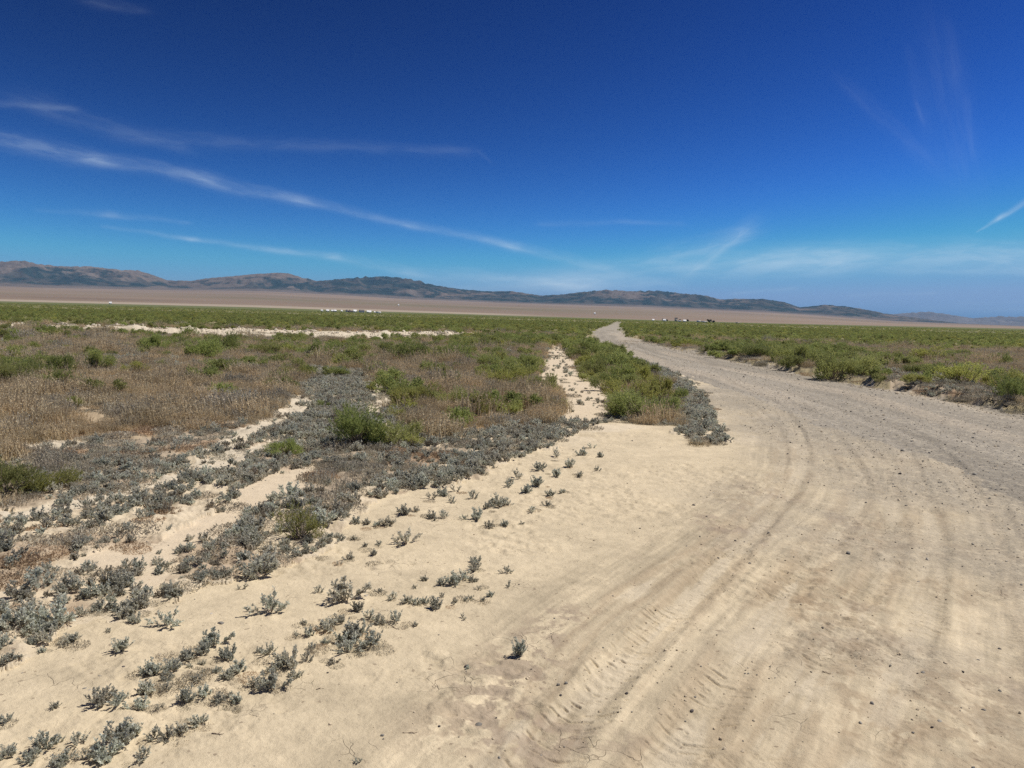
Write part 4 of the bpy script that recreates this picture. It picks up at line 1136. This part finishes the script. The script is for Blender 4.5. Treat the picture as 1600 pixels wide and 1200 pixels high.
# pebbles, clods and gravel
x, y = candidates(60000, 2.0, 14, 1.0, 40); b = biome(x, y); r = np.hypot(x, y)
cf = fbm(x, y, .8, 4, 351)
tq = np.full(len(x), 9.)
for i, T in enumerate(TRACKS):
    tq = np.minimum(tq, dist_line(x, y, T)[0] / TWID[i])
p = np.where(b == SAND, .010 + .22 * ss(.50, .62, cf) * ss(3, 1, tq) * (np.abs(tq - 1.2) < .8), 0)
p = np.where((b == SAND) & (tq < 8), p + .05 * ss(.5, .65, fbm(x, y, 1.0, 5, 130, .62)), p)
p = np.where(b == FEW, .05, p); p = np.where(b == SALT, .06, p); p = np.where(b == PALE, .25, p)
keep = (rng.random(len(x)) < p) & (b != GRAVEL)
x = x[keep]; y = y[keep]; r = r[keep]; n = len(x)
s = np.minimum(rng.lognormal(-5.8, .5, n), .0085) * (1 + .06 * r)
dk = rng.random(n) < .3
print('crumbs', n)
scatter('clods_and_pebbles', 'loose crumbs of dirt and tiny pebbles strewn over the turnout', 'pebbles', np.stack([x, y, ground_z(x, y)], 1), rots(n, .4), np.stack([s, s, s], 1), np.where(dk, np.where(rng.random(n) < .5, 0, 5), 3 + rng.integers(0, 2, n)), RK)
x, y = candidates(110000, 5, 60, 1.0, 40); b = biome(x, y); r = np.hypot(x, y)
gd, gs, ga = dist_line(x, y, gline([(1130, 610), (1180, 622), (1290, 668), (1400, 700), (1500, 735), (1600, 790), (2400, 1150)], 4))
p = np.where(b == GRAVEL, .5, np.where((b == SAND), ss(2.2, 0, gd + (fbm(x, y, .9, 4, 160) - .5) * 2.4) * .4, 0))
d, sdd, aa = dist_line(x, y, REDGE)
p = np.where((d < .7) & (r > 8), 1.0, p)
keep = rng.random(len(x)) < p
x = x[keep]; y = y[keep]; r = r[keep]; d = d[keep]; n = len(x)
s = rng.lognormal(-5.1, .4, n) * (1 + .02 * r) * np.where(d < .7, 1.6, 1)
print('gravel', n)
scatter('gravel', 'loose grey gravel over the road and crumbly clods along its bank', 'gravel', np.stack([x, y, ground_z(x, y)], 1), rots(n, .4), np.stack([s, s, s], 1),
        np.where(d < .7, 2 + rng.integers(0, 3, n), rng.choice([0, 1, 2, 2, 3, 4, 5], n)), RK)
# pale clods on the bank across the left field
x, y = candidates(60000, 28, 110, 1.0, 40); x = x - 0; d, _, _ = dist_line(x, y, BERM)
keep = (d < 1.9) & (x < 4) & (rng.random(len(x)) < .9); x = x[keep]; y = y[keep]; n = len(x); s = rng.lognormal(-2.75, .45, n)
M_PC = plain_mat('pale_clod', (.58, .51, .40), .2, .95, 3)
RP = [rock_mesh('pale_clod', 540 + i, M_PC) for i in range(3)]
scatter('pale_clods', 'whitish clods heaped along the pale bank across the left field', 'clods', np.stack([x, y, ground_z(x, y) - s * .2], 1), rots(n, .5), np.stack([s, s, s], 1), rng.integers(0, 3, n), RP)

# sticks
M_STICK = plain_mat('dead_stick', (.44, .38, .31), .3, .9, 30)
M_STICKD = plain_mat('dark_stick', (.16, .115, .085), .3, .9, 30)


def stick(u, v, lpx, ang, mat, lab, nb=1):
    L_ = gpos(u, v); ln = px_size(L_, lpx); g = np.random.default_rng(int(u * 7 + v)); a = ang
    pts = np.stack([np.linspace(-.5, .5, 6) * ln * math.cos(a) + g.normal(size=6) * ln * .03, np.linspace(-.5, .5, 6) * ln * math.sin(a) + g.normal(size=6) * ln * .03, .004 + np.abs(g.normal(size=6)) * .004], 1)
    segs = [(pts, np.linspace(.0035, .0015, 6) * (ln / .12) ** .5)]
    for j in range(nb):
        q = pts[2 + j]; e = q + np.array((math.cos(a + .8 - 1.6 * j), math.sin(a + .8 - 1.6 * j), .15)) * ln * .3; segs.append((np.array([q, (q + e) / 2, e]), np.array((.002, .0015, .001)) * (ln / .12) ** .5))
    v_, f_ = tubes(segs, 5); o = ob('stick', mesh_np('stick', v_, f_, mat), loc=L_); tag(o, lab, 'stick')


stick(390, 957, 22, .1, M_STICK, 'pale dead stick sticking out left of the wide-spreading saltbush')
stick(560, 722, 40, .6, M_STICK, 'pale dry branch lying in front of the largest carpet shrub', 2)
stick(618, 983, 17, -.6, M_STICKD, 'short dark stick right of the island clump', 0)
stick(341, 1149, 20, .1, M_STICKD, 'forked dark twig on sand right of the corner clump', 2)
stick(500, 1078, 12, .2, M_STICKD, 'dark twig on sand right of the scattered clump')
stick(640, 1147, 24, .15, M_STICKD, 'thin dark twig on the bare sand at bottom centre', 0)
stick(1292, 1053, 14, -.5, M_STICKD, 'dark curved twig beside the broken crust on the turnout', 0)
stick(1552, 860, 22, 0, M_STICK, 'straight thin stick lying on the dirt at the right', 0)

# ------------------------------------------------------------------ far settlements
M_WHITE = plain_mat('white_wall', (.78, .77, .74), .05, .6, 1); M_CREAM = plain_mat('cream_wall', (.62, .57, .48), .05, .7, 1)
M_ROOFW = plain_mat('pale_metal_roof', (.80, .80, .80), .1, .5, 1); M_ROOFD = plain_mat('dark_roof', (.12, .11, .11), .1, .7, 1)
M_GLASS = plain_mat('window_glass', (.04, .05, .06), .1, .2, 1); M_DOOR = plain_mat('brown_door', (.18, .12, .08), .1, .6, 1); M_DARKW = plain_mat('dark_wall', (.10, .10, .11), .1, .7, 1)


def boxes(bs):
    V = []; F = []; o = 0
    for (x0, x1, y0, y1, z0, z1) in bs:
        V.append(np.array([(x, y, z) for z in (z0, z1) for x, y in ((x0, y0), (x1, y0), (x1, y1), (x0, y1))], float))
        F.append(np.array([(3, 2, 1, 0), (4, 5, 6, 7), (0, 1, 5, 4), (1, 2, 6, 5), (2, 3, 7, 6), (3, 0, 4, 7)]) + o); o += 8
    return np.vstack(V), np.vstack(F)


def house(u, dist, wpx, h, wall, roof, lab, gable=True, depth=7, ang=0, name='house', grp=None, cat='building'):
    d = pix_dir(u, 495.); az = math.atan2(d[0], d[1]); x = dist * math.sin(az); y = dist * math.cos(az); wm = wpx * y / F_PX
    z = float(ground_z(x, y)[0]) - .1
    e = bpy.data.objects.new(name, None); COL.objects.link(e); e.location = (x, y, z); e.rotation_euler = (0, 0, -az + ang); tag(e, lab, cat, grp)
    a = wm / 2; dp = depth / 2
    V, F = boxes([(-a, a, -dp, dp, 0, h)]); ob('wall', mesh_np('wall', V, F, wall), e)
    if gable:
        rh = h * .62; h = h * .75; o = .35
        V, F = boxes([(-a, a, -dp, dp, 0, h)]); e.children[0].data = mesh_np('wall', V, F, wall)
        V = np.array([(-a - o, -dp - o, h - .05), (a + o, -dp - o, h - .05), (a + o, 0, h + rh), (-a - o, 0, h + rh), (-a - o, dp + o, h - .05), (a + o, dp + o, h - .05),
                      (-a - o, -dp - o, h - .2), (a + o, -dp - o, h - .2), (-a - o, dp + o, h - .2), (a + o, dp + o, h - .2)])
        me = bpy.data.meshes.new('roof'); me.from_pydata(V.tolist(), [], [(0, 1, 2, 3), (3, 2, 5, 4), (6, 7, 1, 0), (4, 5, 9, 8), (0, 3, 4, 8, 6), (2, 1, 7, 9, 5), (6, 8, 9, 7)]); me.materials.append(roof)
    else:
        V, F = boxes([(-a - .15, a + .15, -dp - .15, dp + .15, h, h + .15)]); me = mesh_np('roof', V, F, roof)
    ob('roof', me, e)
    nw = max(1, int(wm // 5))
    for i in range(nw):
        cx = -a + (i + .7) * wm / (nw + .6)
        V, F = boxes([(cx - .35, cx + .35, -dp - .04, -dp + .02, h * .45, h * .75)]); ob('window', mesh_np('window', V, F, M_GLASS), e)
    cx = a * .75; V, F = boxes([(cx - .45, cx + .45, -dp - .05, -dp + .02, 0, min(2.1, h * .8))]); ob('door', mesh_np('door', V, F, M_DOOR), e)
    return e


H = [(503, 1500, 2.2, 2.6, M_WHITE, M_ROOFW, 'tiny white shed, leftmost of the far left settlement', True), (512, 1450, 4.2, 3.0, M_WHITE, M_ROOFW, 'white house second from left in the far left settlement', True),
     (519.5, 1420, 3.2, 2.8, M_CREAM, M_ROOFW, 'cream house, left of a close pair in the far left settlement', True), (523.5, 1420, 3.2, 3.0, M_WHITE, M_ROOFW, 'white house, right of the close pair in the far left settlement', True),
     (534, 1500, 1.6, 3.0, M_WHITE, M_ROOFW, 'narrow white hut standing alone in the gap of the far left settlement', True), (542, 1430, 2.2, 3.6, M_WHITE, M_ROOFD, 'small white hut left of the dark barn', True),
     (547.5, 1440, 6, 2.6, M_DARKW, M_ROOFD, 'long low dark barn in the middle of the far left settlement', True), (554.5, 1400, 4.4, 3.8, M_WHITE, M_ROOFW, 'tall white house right of the dark barn', True),
     (565, 1380, 7, 4.2, M_WHITE, M_ROOFD, 'largest white house of the far left settlement under a dark roof', True), (576.5, 1360, 6.6, 3.4, M_WHITE, M_ROOFW, 'long white house right of the largest one', True),
     (585.5, 1340, 1.6, 2.6, M_WHITE, M_ROOFW, 'small white shed second from right in the far left settlement', True), (591.5, 1330, 6.6, 3.2, M_WHITE, M_ROOFW, 'white trailer at the right end of the far left settlement', False),
     (173, 2350, 3.4, 5, M_WHITE, M_ROOFW, 'lone white building on the far left at the edge of the green plain', True), (622.5, 4200, 1.8, 7, M_WHITE, M_ROOFW, 'single white speck of a house on the brown slope above the left settlement', True),
     (929, 3600, 2.6, 7, M_WHITE, M_ROOFW, 'single white house on the brown slope left of where the road vanishes', True),
     (1021, 1300, 2.6, 2.8, M_WHITE, M_ROOFW, 'small white building, leftmost of the far right settlement', True), (1038.5, 1300, 3.4, 3.2, M_WHITE, M_ROOFW, 'white house second from left in the far right settlement', True),
     (1056.5, 1700, 4, 6.2, M_CREAM, M_ROOFD, 'cream house set back behind the far right settlement', True), (1062, 1300, 5.2, 2.6, M_WHITE, M_ROOFW, 'low white trailer in the middle of the far right settlement', False),
     (1070, 1290, 3.8, 3.0, M_WHITE, M_ROOFW, 'white house right of the low trailer', True), (1092, 1250, 6, 3.4, M_WHITE, M_ROOFW, 'white building left half of the long white row by the dark trees', False),
     (1100.5, 1250, 9, 2.6, M_WHITE, M_ROOFW, 'long low white building touching the dark trees', False), (1153, 1180, 4.6, 2.2, M_CREAM, M_ROOFW, 'lone pale building at the right end of the far right settlement', False)]
for (u, ds, wp, h, wl, rf, lab, gb) in H: house(u, ds, wp, h, wl, rf, lab, gb, ang=rng.uniform(-.3, .3))

M_TREE = leaf_material('dark_tree_leaf', (.05, .075, .035), (.09, .12, .05), (.06, .08, .035)); M_BARK = plain_mat('bark', (.12, .09, .07))


def tree(u, dist, wpx, hpx, lab, base=None):
    d = pix_dir(u, 495.); az = math.atan2(d[0], d[1]); x = dist * math.sin(az); y = dist * math.cos(az); z = float(ground_z(x, y)[0])
    W_ = wpx * y / F_PX / 2; Ht = hpx * y / F_PX
    e = bpy.data.objects.new('broadleaf_tree', None); COL.objects.link(e); e.location = (x, y, z - .1); tag(e, lab, 'tree')
    g = np.random.default_rng(int(u)); n = 1400; lc = g.normal(size=(7, 3)) * np.array((W_ * .45, W_ * .45, Ht * .14)) + np.array((0, 0, Ht * .62)); k = g.integers(0, 7, n); q = g.normal(size=(n, 3)); q /= np.linalg.norm(q, axis=1, keepdims=True)
    P = lc[k] + q * np.array((W_ * .5, W_ * .5, Ht * .24)) * (g.random((n, 1)) ** .4); v, f = leaves(P, g.normal(size=(n, 3)), g.uniform(.5, 1., n), g.uniform(.15, .3, n), g)
    ob('crown', mesh_np('crown', v, f, M_TREE, {'v': np.repeat(g.random(n), 4)}), e)
    segs = [(np.array([(0, 0, 0), (.05, 0, Ht * .3), (.1, .05, Ht * .6)]), np.array((.3, .22, .12)))] + [(np.array([(.05, 0, Ht * .28), lc[j] * .6 + np.array((0, 0, Ht * .2)), lc[j]]), np.array((.15, .1, .04))) for j in range(5)]
    v, f = tubes(segs, 6); ob('trunk', mesh_np('trunk', v, f, M_BARK), e)


for t in [(1108.5, 1240, 5.4, 5.6, 'large dark tree at the right end of the long white buildings'), (1114.5, 1240, 4.6, 4.0, 'smaller dark tree right of the large dark tree'), (1036, 1500, 2.4, 4, 'small dark tree above the second white house of the far right settlement'),
          (1063, 1500, 2.2, 3.4, 'small dark tree behind the low trailer'), (1074.5, 1500, 2.8, 3.6, 'small dark tree behind the white house right of the trailer'), (1042, 1500, 2.2, 3.0, 'low dark tree right of the second white house'), (546, 1500, 3, 3.6, 'small dark tree behind the dark barn of the left settlement')]:
    tree(*t)

# ------------------------------------------------------------------ haze
zmax = max(v.co.z for nm_ in ('mountain_range', 'distant_mountains') for v in bpy.data.objects[nm_].data.vertices) + 20
hv, hf = boxes([(-44000, 44000, -44000, 44000, -60, zmax)])
hm = bpy.data.materials.new('air'); hm.use_nodes = True; hm.node_tree.nodes.clear(); hb_ = NB(hm.node_tree)
ho = hb_.n('ShaderNodeOutputMaterial'); pv = hb_.n('ShaderNodeVolumePrincipled')
pv.inputs['Color'].default_value = (.27, .60, 1.0, 1); pv.inputs['Density'].default_value = 2.3e-5; pv.inputs['Anisotropy'].default_value = 0.0
hm.node_tree.links.new(pv.outputs[0], ho.inputs['Volume'])
hz = ob('haze', mesh_np('haze', hv, hf, hm)); tag(hz, 'thin blue distance haze over the valley', 'haze', None, 'stuff')
